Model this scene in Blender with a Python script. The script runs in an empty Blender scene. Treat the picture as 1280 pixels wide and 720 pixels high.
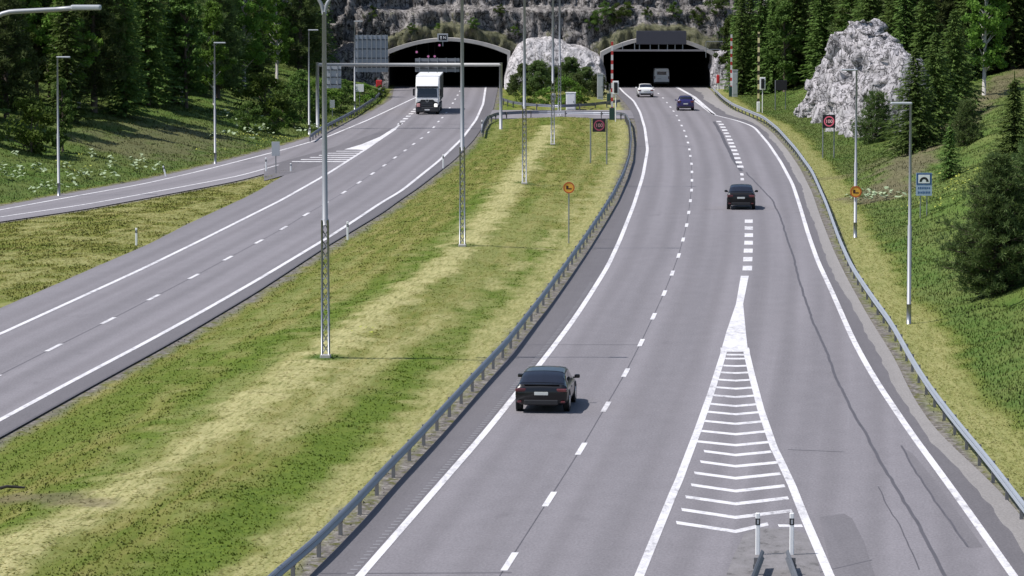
import bpy, math, random
import numpy as np
from math import sin, cos, pi, radians as R
random.seed(7); rng = np.random.default_rng(7)
SC = bpy.context.scene; COL = SC.collection

# ------------------------------------------------------------------ camera model
F, HC, VH = 4700.0, 16.3, -50.0            # focal length in photo pixels, camera height, horizon row
PIT = math.atan2(360-VH, F)
def ray(u, v):
    a = (u-640)/F; b = -(v-360)/F
    return a, cos(PIT)+b*sin(PIT), -sin(PIT)+b*cos(PIT)
def gp(u, v, z=0.0):                        # ground point seen at a photo pixel
    a, dy, dz = ray(u, v); t = (z-HC)/dz
    return (a*t, dy*t)
cam = bpy.data.cameras.new('camera'); cam.sensor_width = 36; cam.lens = F/1280*36
cam.clip_start = 1; cam.clip_end = 5000
co = bpy.data.objects.new('camera', cam); COL.objects.link(co)
co.location = (0, 0, HC); co.rotation_euler = (pi/2-PIT, 0, 0); SC.camera = co

# ------------------------------------------------------------------ noise
def _h(ix, iy, s):
    n = (ix.astype(np.int64)*374761393 + iy.astype(np.int64)*668265263 + s*1274126177) & 0xffffffff
    n = ((n ^ (n >> 13))*1274126177) & 0xffffffff
    n = ((n ^ (n >> 16))*2246822519) & 0xffffffff
    return ((n ^ (n >> 15)) & 0xffff)/65535.0
def vn(x, y, s=0):
    x = np.asarray(x, float); y = np.asarray(y, float)
    ix = np.floor(x); iy = np.floor(y); fx = x-ix; fy = y-iy
    fx = fx*fx*(3-2*fx); fy = fy*fy*(3-2*fy)
    return (_h(ix, iy, s)*(1-fx)+_h(ix+1, iy, s)*fx)*(1-fy)+(_h(ix, iy+1, s)*(1-fx)+_h(ix+1, iy+1, s)*fx)*fy
def fbm(x, y, s=0, o=3):
    r = 0; a = .5; t = 0
    for k in range(o): r = r+a*vn(x*2**k, y*2**k, s+k*17); t += a; a *= .5
    return r/t
def sst(a, b, x):
    t = np.clip((np.asarray(x, float)-a)/(b-a), 0, 1); return t*t*(3-2*t)

# ------------------------------------------------------------------ curves x(y) of the roads
def curve(px, z=0.0, y0=-60, y1=700, far=None, sm=4.0):
    P = sorted([(y, x) for x, y in (gp(u, v, z) for u, v in px)])
    ys = np.array([p[0] for p in P]); xs = np.array([p[1] for p in P])
    G = np.arange(y0, y1+1.0, 1.0); g = np.interp(G, ys, xs)
    s0 = (np.interp(ys[0]+25, ys, xs)-xs[0])/25
    n = G < ys[0]; g[n] = xs[0]+(G[n]-ys[0])*s0
    if far is None: far = (xs[-1]-np.interp(ys[-1]-25, ys, xs))/25
    n = G > ys[-1]; g[n] = xs[-1]+(G[n]-ys[-1])*far
    k = np.exp(-.5*(np.arange(-15, 16)/sm)**2); k /= k.sum()
    gs = np.convolve(np.pad(g, 15, mode='reflect', reflect_type='odd'), k, 'valid')
    return lambda y: np.interp(y, G, gs)
PX = dict(
 rl_line=[(451,719),(520,640),(607.5,540),(687,440),(717,400),(740,365),(760,332.5),(775,300),(792,257),(803.7,220),(809.5,187),(806,160),(800,140),(792,126),(779,115)],
 rl_edge=[(387,720),(445,662),(507,592),(557,540),(642,440),(692,377),(740,307),(767,265),(784,225),(795,190),(797,165),(791,142),(781,128),(768,115)],
 rr_line=[(1265,717.5),(1212.5,642.5),(1177.5,594),(1139,542),(1092.5,472.5),(1067.5,427.5),(1039,362.5),(1022.5,327.5),(1010,292),(1000,258),(991,230.6),(976,202.5),(961,180),(942.5,158.4),(920,150),(892,144)],
 rr_edge=[(1310,690),(1265,628),(1205,570),(1172,542),(1140,495),(1120,450),(1088,400),(1060,350),(1043,315),(1026,272),(1015,240),(1000,210),(985,188),(965,165),(940,147),(915,137),(900,126),(888,112)],
 rail_r=[(1280,628),(1242,577),(1197,525),(1160,477),(1140,445),(1115,400),(1090,367),(1065,330),(1050,297),(1033,251),(1015.6,212),(995,184),(972.5,159),(954,144.4),(935,137),(916,129),(903,120),(895,112)],
 l_line=[(0,417.5),(80,381),(175,337.5),(252,300),(300,276),(352,250),(405,220),(460,185),(495,160),(515,141),(540,122)],
 lr_line=[(0,525),(85,479),(175,432),(250,391),(320,351),(405,300),(435,281),(480,251),(500,240),(550,200),(577,174),(595,150),(604,130),(607,110)],
 lr_edge=[(0,547),(120,480),(212,430),(320,366),(410,307),(480,265),(500,250),(520,237),(568,200),(592,175),(606,155),(617,135),(622,112)],
 gore_lo=[(0,385),(62,359),(125,331),(187,305),(230,282),(317,242),(350,222),(387,202)],
 gore_hi=[(0,277),(100,263),(160,252),(225,240),(300,226),(350,212),(387,201.5)],
 ramp_up=[(0,262.5),(100,244),(175,231),(250,214),(320,196),(355,187),(407,172),(460,150),(515,124),(540,113)],
 ramp_lo=[(0,271),(100,257),(160,246),(225,234),(300,220),(362,202),(405,192),(450,181),(495,159)],
 ramp_edge=[(0,258),(100,239),(175,226),(250,209),(320,191),(355,181.5),(407,165.5),(430,155),(465,139),(490,124),(492,112)],
)
XRl = curve(PX['rl_line'], far=0); XRe = curve(PX['rl_edge'], far=0)
XRr = curve(PX['rr_line'], far=0); XRE = curve(PX['rr_edge'], far=0)
XRR = curve(PX['rail_r'], z=.72, far=0)
XLl = curve(PX['l_line'], far=0, sm=3); XLr = curve(PX['lr_line'], far=0); XLe = curve(PX['lr_edge'], far=0)
XGl = curve(PX['gore_lo']); XGh = curve(PX['gore_hi'])
XPu = curve(PX['ramp_up'], far=0); XPl = curve(PX['ramp_lo']); XPe = curve(PX['ramp_edge'], far=0)
YG = gp(387, 202)[1]                        # tip of the grass wedge between ramp and carriageway

# ------------------------------------------------------------------ terrain height and cover masks
def poly(pxs, z=0): return np.array([gp(u, v, z) for u, v in pxs])
def pdist(x, y, P):
    d = np.full(np.shape(x), 1e9)
    for (ax, ay), (bx, by) in zip(P[:-1], P[1:]):
        L2 = (bx-ax)**2+(by-ay)**2; t = np.clip(((x-ax)*(bx-ax)+(y-ay)*(by-ay))/L2, 0, 1)
        d = np.minimum(d, np.hypot(x-ax-t*(bx-ax), y-ay-t*(by-ay)))
    return d
HAY = poly([(-160,830),(0,712),(150,622),(300,532),(400,455),(480,392),(560,335),(605,285),(640,235),(668,195),(690,160)])
HAY2 = poly([(330,560),(470,455),(600,372),(690,300),(725,250)])
LUSH = poly([(-40,745),(60,650),(128,604),(245,524),(350,430),(500,355),(560,310),(610,240)])
LUSH2 = poly([(180,760),(300,660),(430,560),(560,440),(650,350),(690,290)])
LUSH3 = poly([(60,560),(160,500),(290,430)])
def masks(x, y):
    """hay, lush, tall, bare soil or gravel"""
    n1 = fbm(x*.35, y*.16, 3); n2 = fbm(x*1.3, y*.6, 9); n3 = fbm(x*.12, y*.06, 21)
    xe, xl = XRe(y), XLe(y); med = (x > xl) & (x < xe)
    hw = .95+.5*(n1-.5)*2
    hay = sst(hw+.55, hw-.55, pdist(x, y, HAY)+(n2-.5)*1.7)
    hay = np.maximum(hay, .7*sst(.75, .25, pdist(x, y, HAY2)+(n2-.5)*1.3)*sst(.36, .52, n1))
    dr = xe-x
    hay = np.maximum(hay, sst(.5, 1.0, dr)*sst(2.8, 1.5, dr+(n2-.5)*2.0)*.72)
    la = np.where(xe-x < x-xl, xe-x, 40+x-xl); sw_ = fbm(la*.55, y*.011, 55)*.72+n2*.28
    hay = np.maximum(hay, sst(.54, .66, sw_)*.30)
    hay = np.where(med, hay, 0)
    lush = np.maximum(sst(1.5, .5, pdist(x, y, LUSH)+(n2-.5)*1.5), sst(2.2, .6, pdist(x, y, LUSH2)+(n2-.5)*2))
    lush = np.maximum(lush, sst(2., .5, pdist(x, y, LUSH3)+(n2-.5)*2)*.8)
    lush = np.maximum(lush, sst(.52, .66, fbm(la*.5, y*.013, 66)*.7+n2*.3)*.7)*med*(1-hay)
    gore = (y < YG+5) & (x < XGl(y)) & (x > XGh(y))
    hay = np.where(gore, sst(.44, .66, n2*.6+n1*.4)*.6, hay)
    lush = np.where(gore, sst(.52, .7, n3*.4+n2*.6)*.5, lush)
    lush = np.where((x > XRE(y)) & (x < XRR(y)+5), .42, lush)
    # right verge: mown strip behind the rail, then tall grass
    d = x-XRR(y); strip = (d > -.2) & (x > XRE(y))
    sw = 2.5+(n1-.5)*.9
    hay = np.where(strip, .50*sst(sw, sw-.7, d+(n2-.5)*1.0)*sst(-.2, .5, d)*(.7+.6*n2), hay)
    tall = np.where(strip, sst(sw-.4, sw+.5, d+(n2-.5)*1.0), 0.)
    dl = XPe(y)-x
    tall = np.where(dl > 0, sst(.3, 1.1, dl+(n2-.5)*.5), tall)
    for bu, bv in ((407,449),(578,309.5),(655.5,231),(691,182)):
        p = gp(bu, bv, .15); tuft = sst(1.0, .45, np.hypot(x-p[0], (y-p[1])*.7)+(n2-.5)*.6); tall = np.maximum(tall, tuft); hay = hay*(1-tuft)
    # bare soil on the banks
    B1 = poly([(1100,172),(1190,128),(1290,96)], 4.5); B2 = poly([(1040,190),(1090,185),(1180,150)], 2.)
    bare = .75*sst(2.2, .6, pdist(x, y, B1)*.8+(n2-.5)*3.0+(n1-.5)*3)
    bare = np.maximum(bare, .4*sst(2.0, .4, pdist(x, y, B2)+(n2-.5)*3))
    B3 = poly([(140,176),(200,166),(250,156)], 2.0)
    bare = np.maximum(bare, .5*sst(5, 1.0, pdist(x, y, B3)*.8+(n2-.5)*7))
    bare = np.maximum(bare, .65*sst(1.3, .3, pdist(x, y, poly([(-30,632),(60,627),(110,640)]))+(n2-.5)*2))
    wood = np.maximum(sst(19, 26, d-4+(n1-.5)*5)*strip*sst(280, 310, y)*.7, sst(22, 30, dl+(n1-.5)*5)*(dl > 0)*.6)
    bare = np.maximum(bare, wood)
    bare = np.maximum(bare, gore*sst(12, 3, YG-y+(n2-.5)*6)*.8)
    # gravel beside the carriageways
    g = np.minimum(np.abs(x-XRe(y)-(-.35)), 9)
    grav = np.where(med, np.maximum(sst(1.0, .4, xe-x+(n2-.5)*.8), sst(.75, .2, x-xl+(n2-.5)*.7)), 0)
    grav = np.where((x > XRE(y)-.3) & (d < .9), sst(.45, -.15, d+(n2-.5)*.9), grav)
    grav = np.where(gore, np.maximum(sst(.6, .1, x-XGh(y)+(n2-.5)*.4), sst(8, 1, YG-y+(n2-.5)*6)*.0), grav)
    grav = np.where(med, np.maximum(grav, sst(387.4, 388.4, y)*sst(411.2, 410.2, y)), grav)
    road = ((x > XPe(y)-.4) & (x < xl+.1) & ~gore) | ((x > xe-.1) & (x < XRE(y)+.2))
    grav = np.where(road, 1, grav)
    return hay, lush, tall, bare, grav
def HT(x, y):
    x = np.asarray(x, float); y = np.asarray(y, float)
    n = fbm(x*.22, y*.16, 5); n2 = fbm(x*.9, y*.7, 8)
    z = np.full(np.broadcast(x, y).shape, -.06)
    m = np.minimum(x-XLe(y), XRe(y)-x); inm = m > 0
    hp = sst(2.0, .4, pdist(x, y, HAY))
    z = np.where(inm, -.06+sst(.8, 6, m)*(.25+.35*(n-.5))+sst(.8, 2.2, m)*((n2-.5)*.16+.10*hp), z)
    cr = sst(386.5, 388.5, y)*sst(412.5, 410.5, y); z = np.where(inm, z*(1-cr)-.07*cr, z)
    ga = np.minimum(x-XGh(y), XGl(y)-x); ing = (ga > 0) & (y < YG+2)
    z = np.where(ing, -.06+sst(.4, 2, ga)*(.12+(n2-.5)*.14), z)
    d = x-XRR(y)-2.6-3.6*sst(275, 320, y)
    sp = .33*np.where(d > 12, 12+.55*(d-12), np.log1p(np.exp(np.clip(d*1.2, -30, 60)))/1.2)
    z = z+np.where(d > -6, sp+sst(0, 4, d)*((n-.5)*1.2+(n2-.5)*.3), 0)
    d = XPe(y)-x-1.2
    sp = .235*np.where(d > 25, 25+.6*(d-25), np.log1p(np.exp(np.clip(d*1.2, -30, 60)))/1.2)
    z = z+np.where(d > -6, sp+sst(0, 4, d)*((n-.5)*1.0+(n2-.5)*.3), 0)
    out = np.maximum(np.maximum(-33-x, x-39), 0); w = sst(0, 14, out)
    s = sst(492.4, 494, y)*(1-w)+sst(428, 500, y)*w
    top = 19.5+.12*(y-488)+(n-.5)*2
    return z+s*np.maximum(top-z, 0)
def hz(x, y): return float(HT(np.array([x]), np.array([y]))[0])
def hit(u, v):                               # where a photo pixel's ray meets the terrain
    a, dy, dz = ray(u, v); t = np.arange(60, 900, .5)
    z = HC+dz*t; k = np.argmax(z < HT(a*t, dy*t)); t0, t1 = t[k-1], t[k]
    for _ in range(12):
        m = (t0+t1)/2
        if HC+dz*m < hz(a*m, dy*m): t1 = m
        else: t0 = m
    return a*t1, dy*t1, hz(a*t1, dy*t1)

# ------------------------------------------------------------------ materials
MATS = {}
def N(nt, t, **kw):
    n = nt.nodes.new(t)
    for k, v in kw.items():
        if k in n.inputs: n.inputs[k].default_value = v
        else: setattr(n, k, v)
    return n
def mat(name, col=(.5, .5, .5), rough=.6, metal=0., var=.12, scale=3., emit=None, spec=.5, coat=0.):
    if name in MATS: return MATS[name]
    m = bpy.data.materials.new(name); m.use_nodes = True; nt = m.node_tree; b = nt.nodes['Principled BSDF']
    tc = N(nt, 'ShaderNodeTexCoord'); no = N(nt, 'ShaderNodeTexNoise', Scale=scale, Detail=5.)
    nt.links.new(tc.outputs['Object'], no.inputs['Vector'])
    mx = N(nt, 'ShaderNodeMix', data_type='RGBA'); L = nt.links.new
    mx.inputs[6].default_value = (*[max(0, c*(1-var)) for c in col], 1); mx.inputs[7].default_value = (*[min(1, c*(1+var)) for c in col], 1)
    L(no.outputs['Fac'], mx.inputs[0]); L(mx.outputs[2], b.inputs['Base Color'])
    b.inputs['Roughness'].default_value = rough; b.inputs['Metallic'].default_value = metal
    b.inputs['Specular IOR Level'].default_value = spec; b.inputs['Coat Weight'].default_value = coat
    if emit: b.inputs['Emission Color'].default_value = (*emit[:3], 1); b.inputs['Emission Strength'].default_value = emit[3]
    MATS[name] = m; return m
def ramp(nt, fac, stops):
    r = nt.nodes.new('ShaderNodeValToRGB'); el = r.color_ramp.elements
    while len(el) < len(stops): el.new(.5)
    for e, (p, c) in zip(el, stops): e.position = p; e.color = (*c, 1)
    nt.links.new(fac, r.inputs['Fac']); return r.outputs['Color']
def mixc(nt, fac, a, b, mode='MIX'):
    m = nt.nodes.new('ShaderNodeMix'); m.data_type = 'RGBA'; m.blend_type = mode
    for s, v in ((m.inputs[0], fac), (m.inputs[6], a), (m.inputs[7], b)):
        if isinstance(v, (int, float)): s.default_value = v
        elif isinstance(v, tuple): s.default_value = (*v, 1)
        else: nt.links.new(v, s)
    return m.outputs[2]
def newmat(name):
    m = bpy.data.materials.new(name); m.use_nodes = True; MATS[name] = m
    return m, m.node_tree, m.node_tree.nodes['Principled BSDF']
def noise(nt, vec, scale, detail=4., rough=.55, sc=None):
    n = N(nt, 'ShaderNodeTexNoise', Scale=scale, Detail=detail, Roughness=rough)
    if sc:
        mp = N(nt, 'ShaderNodeMapping'); mp.inputs['Scale'].default_value = sc
        nt.links.new(vec, mp.inputs['Vector']); vec = mp.outputs['Vector']
    nt.links.new(vec, n.inputs['Vector']); return n.outputs['Fac']
def bump(nt, b, h, s, d=.05):
    n = N(nt, 'ShaderNodeBump', Strength=s, Distance=d); nt.links.new(h, n.inputs['Height']); nt.links.new(n.outputs['Normal'], b.inputs['Normal'])

def asphalt(name, base, tracks=False):
    m, nt, b = newmat(name)
    uv = N(nt, 'ShaderNodeUVMap', uv_map='UVMap').outputs['UV']
    big = noise(nt, uv, 1., 4, .6, (.09, .018, 1)); lane = noise(nt, uv, 1., 3, .5, (.62, .008, 1))
    mid = noise(nt, uv, 1., 6, .65, (1.2, .5, 1)); grain = noise(nt, uv, 1., 3, .7, (14, 5, 1))
    c = tuple(base); lo = tuple(x*.58 for x in c); hi = tuple(x*1.32 for x in c)
    col = ramp(nt, lane, [(.36, lo), (.62, hi)])
    col = mixc(nt, .42, col, ramp(nt, big, [(.35, tuple(x*.82 for x in c)), (.65, tuple(x*1.12 for x in c))]))
    col = mixc(nt, .34, col, ramp(nt, mid, [(.3, tuple(x*.74 for x in c)), (.7, tuple(x*1.22 for x in c))]))
    col = mixc(nt, .30, col, ramp(nt, grain, [(.3, tuple(x*.45 for x in c)), (.7, tuple(x*1.6 for x in c))]))
    sp = N(nt, 'ShaderNodeSeparateXYZ'); nt.links.new(uv, sp.inputs[0])
    def mth(op, a, v):
        n_ = N(nt, 'ShaderNodeMath', operation=op); nt.links.new(a, n_.inputs[0])
        if v is not None:
            if isinstance(v, float): n_.inputs[1].default_value = v
            else: nt.links.new(v, n_.inputs[1])
        return n_.outputs[0]
    wob = mth('MULTIPLY', mth('SUBTRACT', big, .5), .5); u_ = mth('ADD', sp.outputs[0], wob)
    q = mth('ABSOLUTE', mth('SUBTRACT', mth('ABSOLUTE', mth('SUBTRACT', mth('FLOORED_MODULO', u_, 3.65), 1.825), None), .78), None)
    tr = mth('MULTIPLY', ramp(nt, q, [(.10, (.75, .75, .75)), (.48, (0, 0, 0))]), ramp(nt, lane, [(.35, (.35, .35, .35)), (.6, (1, 1, 1))]))
    if tracks: col = mixc(nt, tr, col, (.80, .795, .79), 'MULTIPLY')
    if tracks:
        st = noise(nt, uv, 1., 5, .7, (.35, .12, 1)); col = mixc(nt, ramp(nt, st, [(.64, (0, 0, 0)), (.74, (.55, .55, .55))]), col, tuple(x*.62 for x in c))
    nt.links.new(col, b.inputs['Base Color']); b.inputs['Roughness'].default_value = .85; b.inputs['Specular IOR Level'].default_value = .3
    bump(nt, b, grain, .25, .01); return m
AS = (.176, .166, .180)
ASPH = asphalt('asphalt', tuple(x*1.05 for x in AS), True); ASPH_S = asphalt('asphalt_shoulder', tuple(x*.70 for x in AS)); ASPH_D = asphalt('asphalt_patch', tuple(x*.80 for x in AS))
ASPH_R = asphalt('asphalt_ramp', tuple(x*1.1 for x in AS))

def paint():
    m, nt, b = newmat('road_paint'); tc = N(nt, 'ShaderNodeTexCoord').outputs['Object']
    a = noise(nt, tc, 1., 7, .8, (3.2, 1.1, 1)); c = noise(nt, tc, 1., 3, .5, (.35, .12, 1))
    k = N(nt, 'ShaderNodeMath', operation='MULTIPLY_ADD'); nt.links.new(c, k.inputs[0]); k.inputs[1].default_value = .5; nt.links.new(a, k.inputs[2])
    nt.links.new(ramp(nt, k.outputs[0], [(.56, (.24, .23, .245)), (.66, (.46, .45, .47)), (.78, (.61, .60, .62))]), b.inputs['Base Color']); b.inputs['Roughness'].default_value = .7; return m
LINE = paint()
def ground_nodes(name, blades):
    m, nt, b = newmat(name); L = nt.links.new
    tc = N(nt, 'ShaderNodeTexCoord').outputs['Object']
    A = N(nt, 'ShaderNodeAttribute', attribute_name='cover'); B = N(nt, 'ShaderNodeAttribute', attribute_name='soil')
    sa = N(nt, 'ShaderNodeSeparateColor'); L(A.outputs['Color'], sa.inputs[0]); sb = N(nt, 'ShaderNodeSeparateColor'); L(B.outputs['Color'], sb.inputs[0])
    nm = noise(nt, tc, 1., 5, .65, (.55, .45, 1)); nf = noise(nt, tc, 1., 6, .75, (3.6, 2.4, 3)); nb = noise(nt, tc, 1., 3, .5, (.08, .05, 1))
    sx = N(nt, 'ShaderNodeSeparateXYZ'); L(tc, sx.inputs[0]); cb = N(nt, 'ShaderNodeCombineXYZ'); L(sb.outputs[2], cb.inputs[0]); L(sx.outputs[1], cb.inputs[1])
    stk = noise(nt, cb.outputs[0], 1., 5, .7, (1.7, .13, 1)); nv_ = noise(nt, cb.outputs[0], 1., 4, .7, (5.5, .5, 1))
    mown = ramp(nt, nm, [(.30, (.095, .125, .014)), (.46, (.146, .158, .028)), (.60, (.200, .184, .052)), (.75, (.250, .212, .086))])
    mown = mixc(nt, .5, mown, ramp(nt, nf, [(.34, (.075, .095, .012)), (.5, (.150, .160, .032)), (.66, (.265, .238, .09))]))
    mown = mixc(nt, .68, mown, ramp(nt, stk, [(.36, (.070, .105, .012)), (.48, (.125, .142, .026)), (.56, (.165, .160, .042)), (.68, (.27, .245, .095))]))
    lush = ramp(nt, nf, [(.32, (.052, .088, .007)), (.68, (.118, .165, .020))])
    hay = ramp(nt, nf, [(.30, (.15, .152, .05)), (.46, (.30, .288, .125)), (.7, (.43, .395, .205))])
    hay = mixc(nt, .6, hay, ramp(nt, nv_, [(.34, (.115, .125, .032)), (.46, (.28, .27, .11)), (.62, (.42, .385, .19))]))
    tall = ramp(nt, nf, [(.3, (.046, .090, .014)), (.55, (.078, .130, .022)), (.75, (.13, .175, .042))])
    tall = mixc(nt, ramp(nt, nb, [(.40, (0, 0, 0)), (.62, (.45, .45, .45))]), tall, (.135, .130, .050))
    tall = mixc(nt, .5, tall, ramp(nt, nm, [(.35, (.048, .100, .016)), (.65, (.125, .150, .040))]))
    soil = ramp(nt, nf, [(.3, (.055, .042, .028)), (.5, (.12, .095, .062)), (.72, (.20, .165, .115))])
    grav = ramp(nt, nf, [(.3, (.05, .045, .042)), (.5, (.145, .132, .122)), (.7, (.30, .28, .26))])
    if not blades: grav = mixc(nt, ramp(nt, noise(nt, tc, 1., 4, .7, (2.2, 1.2, 1)), [(.52, (0, 0, 0)), (.62, (1, 1, 1))]), grav, (.085, .085, .03))
    c = mixc(nt, sa.outputs[1], mown, lush); c = mixc(nt, sa.outputs[0], c, hay); c = mixc(nt, sa.outputs[2], c, tall)
    c = mixc(nt, sb.outputs[0], c, soil); c = mixc(nt, sb.outputs[1], c, grav)
    L(c, b.inputs['Base Color']); b.inputs['Roughness'].default_value = .9; b.inputs['Specular IOR Level'].default_value = .15
    if not blades: bump(nt, b, nf, .8, .06)
    else:
        gn = N(nt, 'ShaderNodeNewGeometry'); vm = N(nt, 'ShaderNodeVectorMath', operation='MULTIPLY_ADD'); vm.inputs[1].default_value = (.2, .2, .2); vm.inputs[2].default_value = (0, 0, .8)
        L(gn.outputs['Normal'], vm.inputs[0]); nv = N(nt, 'ShaderNodeVectorMath', operation='NORMALIZE'); L(vm.outputs[0], nv.inputs[0]); L(nv.outputs[0], b.inputs['Normal'])
        tr = N(nt, 'ShaderNodeBsdfTranslucent'); L(c, tr.inputs[0]); ms = N(nt, 'ShaderNodeMixShader'); ms.inputs[0].default_value = .5; L(b.outputs[0], ms.inputs[1]); L(tr.outputs[0], ms.inputs[2]); L(ms.outputs[0], nt.nodes['Material Output'].inputs[0])
    return m
GROUND = ground_nodes('ground_cover', False); BLADE = ground_nodes('grass_blades', True)

def rockmat(name, dark, mid, light, moss=0., sc=1., crack=.5):
    m, nt, b = newmat(name); L = nt.links.new
    g = N(nt, 'ShaderNodeNewGeometry'); P = g.outputs['Position']
    nn = N(nt, 'ShaderNodeTexNoise', Scale=.6, Detail=3.); L(P, nn.inputs['Vector'])
    ad = N(nt, 'ShaderNodeVectorMath', operation='MULTIPLY_ADD'); ad.inputs[1].default_value = (1.6, 1.6, .8); L(nn.outputs['Color'], ad.inputs[0]); L(P, ad.inputs[2]); W = ad.outputs[0]
    n1 = noise(nt, W, 1., 8, .7, (.8*sc, .5*sc, .20*sc)); n2 = noise(nt, W, 1., 8, .68, (1.7*sc, 1.2*sc, .50*sc)); n3 = noise(nt, W, 1., 3, .5, (1.9*sc, 1.2*sc, .28*sc)); n4 = noise(nt, W, 1., 3, .5, (.5*sc, .5*sc, 1.1*sc))
    c = ramp(nt, n1, [(.34, mid), (.5, mid), (.64, light)])
    c = mixc(nt, .6, c, ramp(nt, n2, [(.38, dark), (.48, mid), (.60, light)]))
    for n_, w in ((n3, .016), (n4, .009)):
        c = mixc(nt, ramp(nt, n_, [(.5-2.4*w, (0, 0, 0)), (.5-w*.6, (crack,)*3), (.5+w*.6, (crack,)*3), (.5+2.4*w, (0, 0, 0))]), c, tuple(x*.45 for x in dark))
    if moss:
        s = N(nt, 'ShaderNodeSeparateXYZ'); L(g.outputs['Normal'], s.inputs[0])
        A = N(nt, 'ShaderNodeAttribute', attribute_name='moss')
        k = N(nt, 'ShaderNodeMath', operation='MULTIPLY_ADD'); L(A.outputs['Fac'], k.inputs[0]); k.inputs[1].default_value = .38; L(n2, k.inputs[2])
        k2 = N(nt, 'ShaderNodeMath', operation='MULTIPLY_ADD'); L(s.outputs[2], k2.inputs[0]); k2.inputs[1].default_value = .14; L(k.outputs[0], k2.inputs[2])
        c = mixc(nt, ramp(nt, k2.outputs[0], [(.66, (0, 0, 0)), (.84, (.85, .85, .85))]), c, ramp(nt, n2, [(.38, (.035, .042, .018)), (.6, (.115, .115, .055))]))
    L(c, b.inputs['Base Color']); b.inputs['Roughness'].default_value = .88; b.inputs['Specular IOR Level'].default_value = .25
    bump(nt, b, n2, .9, .30); return m
ROCK_L = rockmat('pale_rock', (.14, .135, .145), (.37, .355, .375), (.50, .485, .51), .0, 1.1, .95)
ROCK_D = rockmat('dark_rock', (.040, .037, .037), (.185, .172, .168), (.36, .34, .335), 1.0, 1.0, .95)
ROCK_M = rockmat('white_rock', (.20, .19, .20), (.45, .435, .45), (.57, .55, .57), .0, 1.2, .8)

def leafmat(name, a, b_, trans=.38):
    m, nt, b = newmat(name); L = nt.links.new
    oi = N(nt, 'ShaderNodeObjectInfo'); tc = N(nt, 'ShaderNodeTexCoord').outputs['Object']
    n = noise(nt, tc, 1., 3, .6, (.9, .9, .7)); nf = noise(nt, tc, 5., 2)
    c = ramp(nt, n, [(.34, a), (.66, b_)])
    c = mixc(nt, .5, c, ramp(nt, nf, [(.3, tuple(x*.7 for x in a)), (.7, tuple(min(1, x*1.2) for x in b_))]))
    hsv = N(nt, 'ShaderNodeHueSaturation'); L(c, hsv.inputs['Color'])
    mr = N(nt, 'ShaderNodeMapRange'); mr.inputs[3].default_value = .62; mr.inputs[4].default_value = 1.4; L(oi.outputs['Random'], mr.inputs[0]); L(mr.outputs[0], hsv.inputs['Value'])
    mr2 = N(nt, 'ShaderNodeMapRange'); mr2.inputs[3].default_value = .485; mr2.inputs[4].default_value = .515; L(oi.outputs['Random'], mr2.inputs[0]); L(mr2.outputs[0], hsv.inputs['Hue'])
    L(hsv.outputs[0], b.inputs['Base Color']); b.inputs['Roughness'].default_value = .7; b.inputs['Specular IOR Level'].default_value = .2
    t = N(nt, 'ShaderNodeBsdfTranslucent'); L(hsv.outputs[0], t.inputs[0]); mx = N(nt, 'ShaderNodeMixShader'); mx.inputs[0].default_value = trans
    L(b.outputs[0], mx.inputs[1]); L(t.outputs[0], mx.inputs[2]); L(mx.outputs[0], nt.nodes['Material Output'].inputs[0]); return m
SPRUCE = leafmat('spruce_needles', (.062, .108, .027), (.130, .195, .045)); PINE = leafmat('pine_needles', (.058, .092, .032), (.120, .162, .050))
BIRCH = leafmat('birch_leaves', (.065, .125, .018), (.14, .225, .035), .4); BUSH = leafmat('bush_leaves', (.046, .088, .018), (.105, .165, .034), .35)
BARK = mat('bark', (.11, .085, .065), .9, var=.4, scale=6); BBARK = mat('birch_bark', (.42, .40, .37), .8, var=.35, scale=4)
GALV = mat('galvanised_steel', (.30, .315, .345), .42, .65, .12, 1.5); RAIL = mat('rail_steel', (.22, .235, .28), .42, .55, .18, .7); RAILB = mat('rail_steel_bright', (.46, .48, .52), .38, .55, .14, .7)
POSTM = mat('post_steel', (.16, .16, .17), .6, .3, .2, 2); POLE = mat('pole_grey', (.29, .30, .325), .5, .3, .12, .6)
WHITE = mat('white_plastic', (.84, .84, .84), .5, var=.06); LINE = mat('road_paint', (.60, .59, .61), .6, var=.16, scale=1.6); BLACK = mat('black_plastic', (.015, .015, .018), .45)
DKG = mat('dark_green_enamel', (.015, .05, .045), .4); RUBBER = mat('tyre_rubber', (.018, .018, .02), .85); CONC = mat('concrete', (.43, .41, .40), .85, var=.22, scale=1.2)
GREY = mat('grey_panel', (.42, .44, .47), .55, .2, .08, 1.); GREYD = mat('dark_grey_frame', (.07, .075, .09), .6); TUN = mat('tunnel_lining', (.022, .021, .026), .9, var=.3, scale=.4)  # lining kept near black: the shade inside the tunnels is put into its colour
GLASS = mat('tinted_glass', (.012, .013, .020), .06, 0, .02, 1, spec=.8); CHROME = mat('alloy', (.5, .5, .52), .3, .9)
RED = mat('red_paint', (.52, .03, .035), .5); YEL = mat('yellow_sheeting', (.78, .40, .05), .5); ORED = mat('orange_red_sheeting', (.50, .09, .02), .5)
BLUE = mat('blue_sheeting', (.03, .09, .24), .5); LBL = mat('plate_white', (.36, .45, .60), .5); TAIL = mat('tail_lamp', (.105, .025, .03), .2, spec=.6); PLATE = mat('number_plate', (.55, .57, .55), .5)
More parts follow.
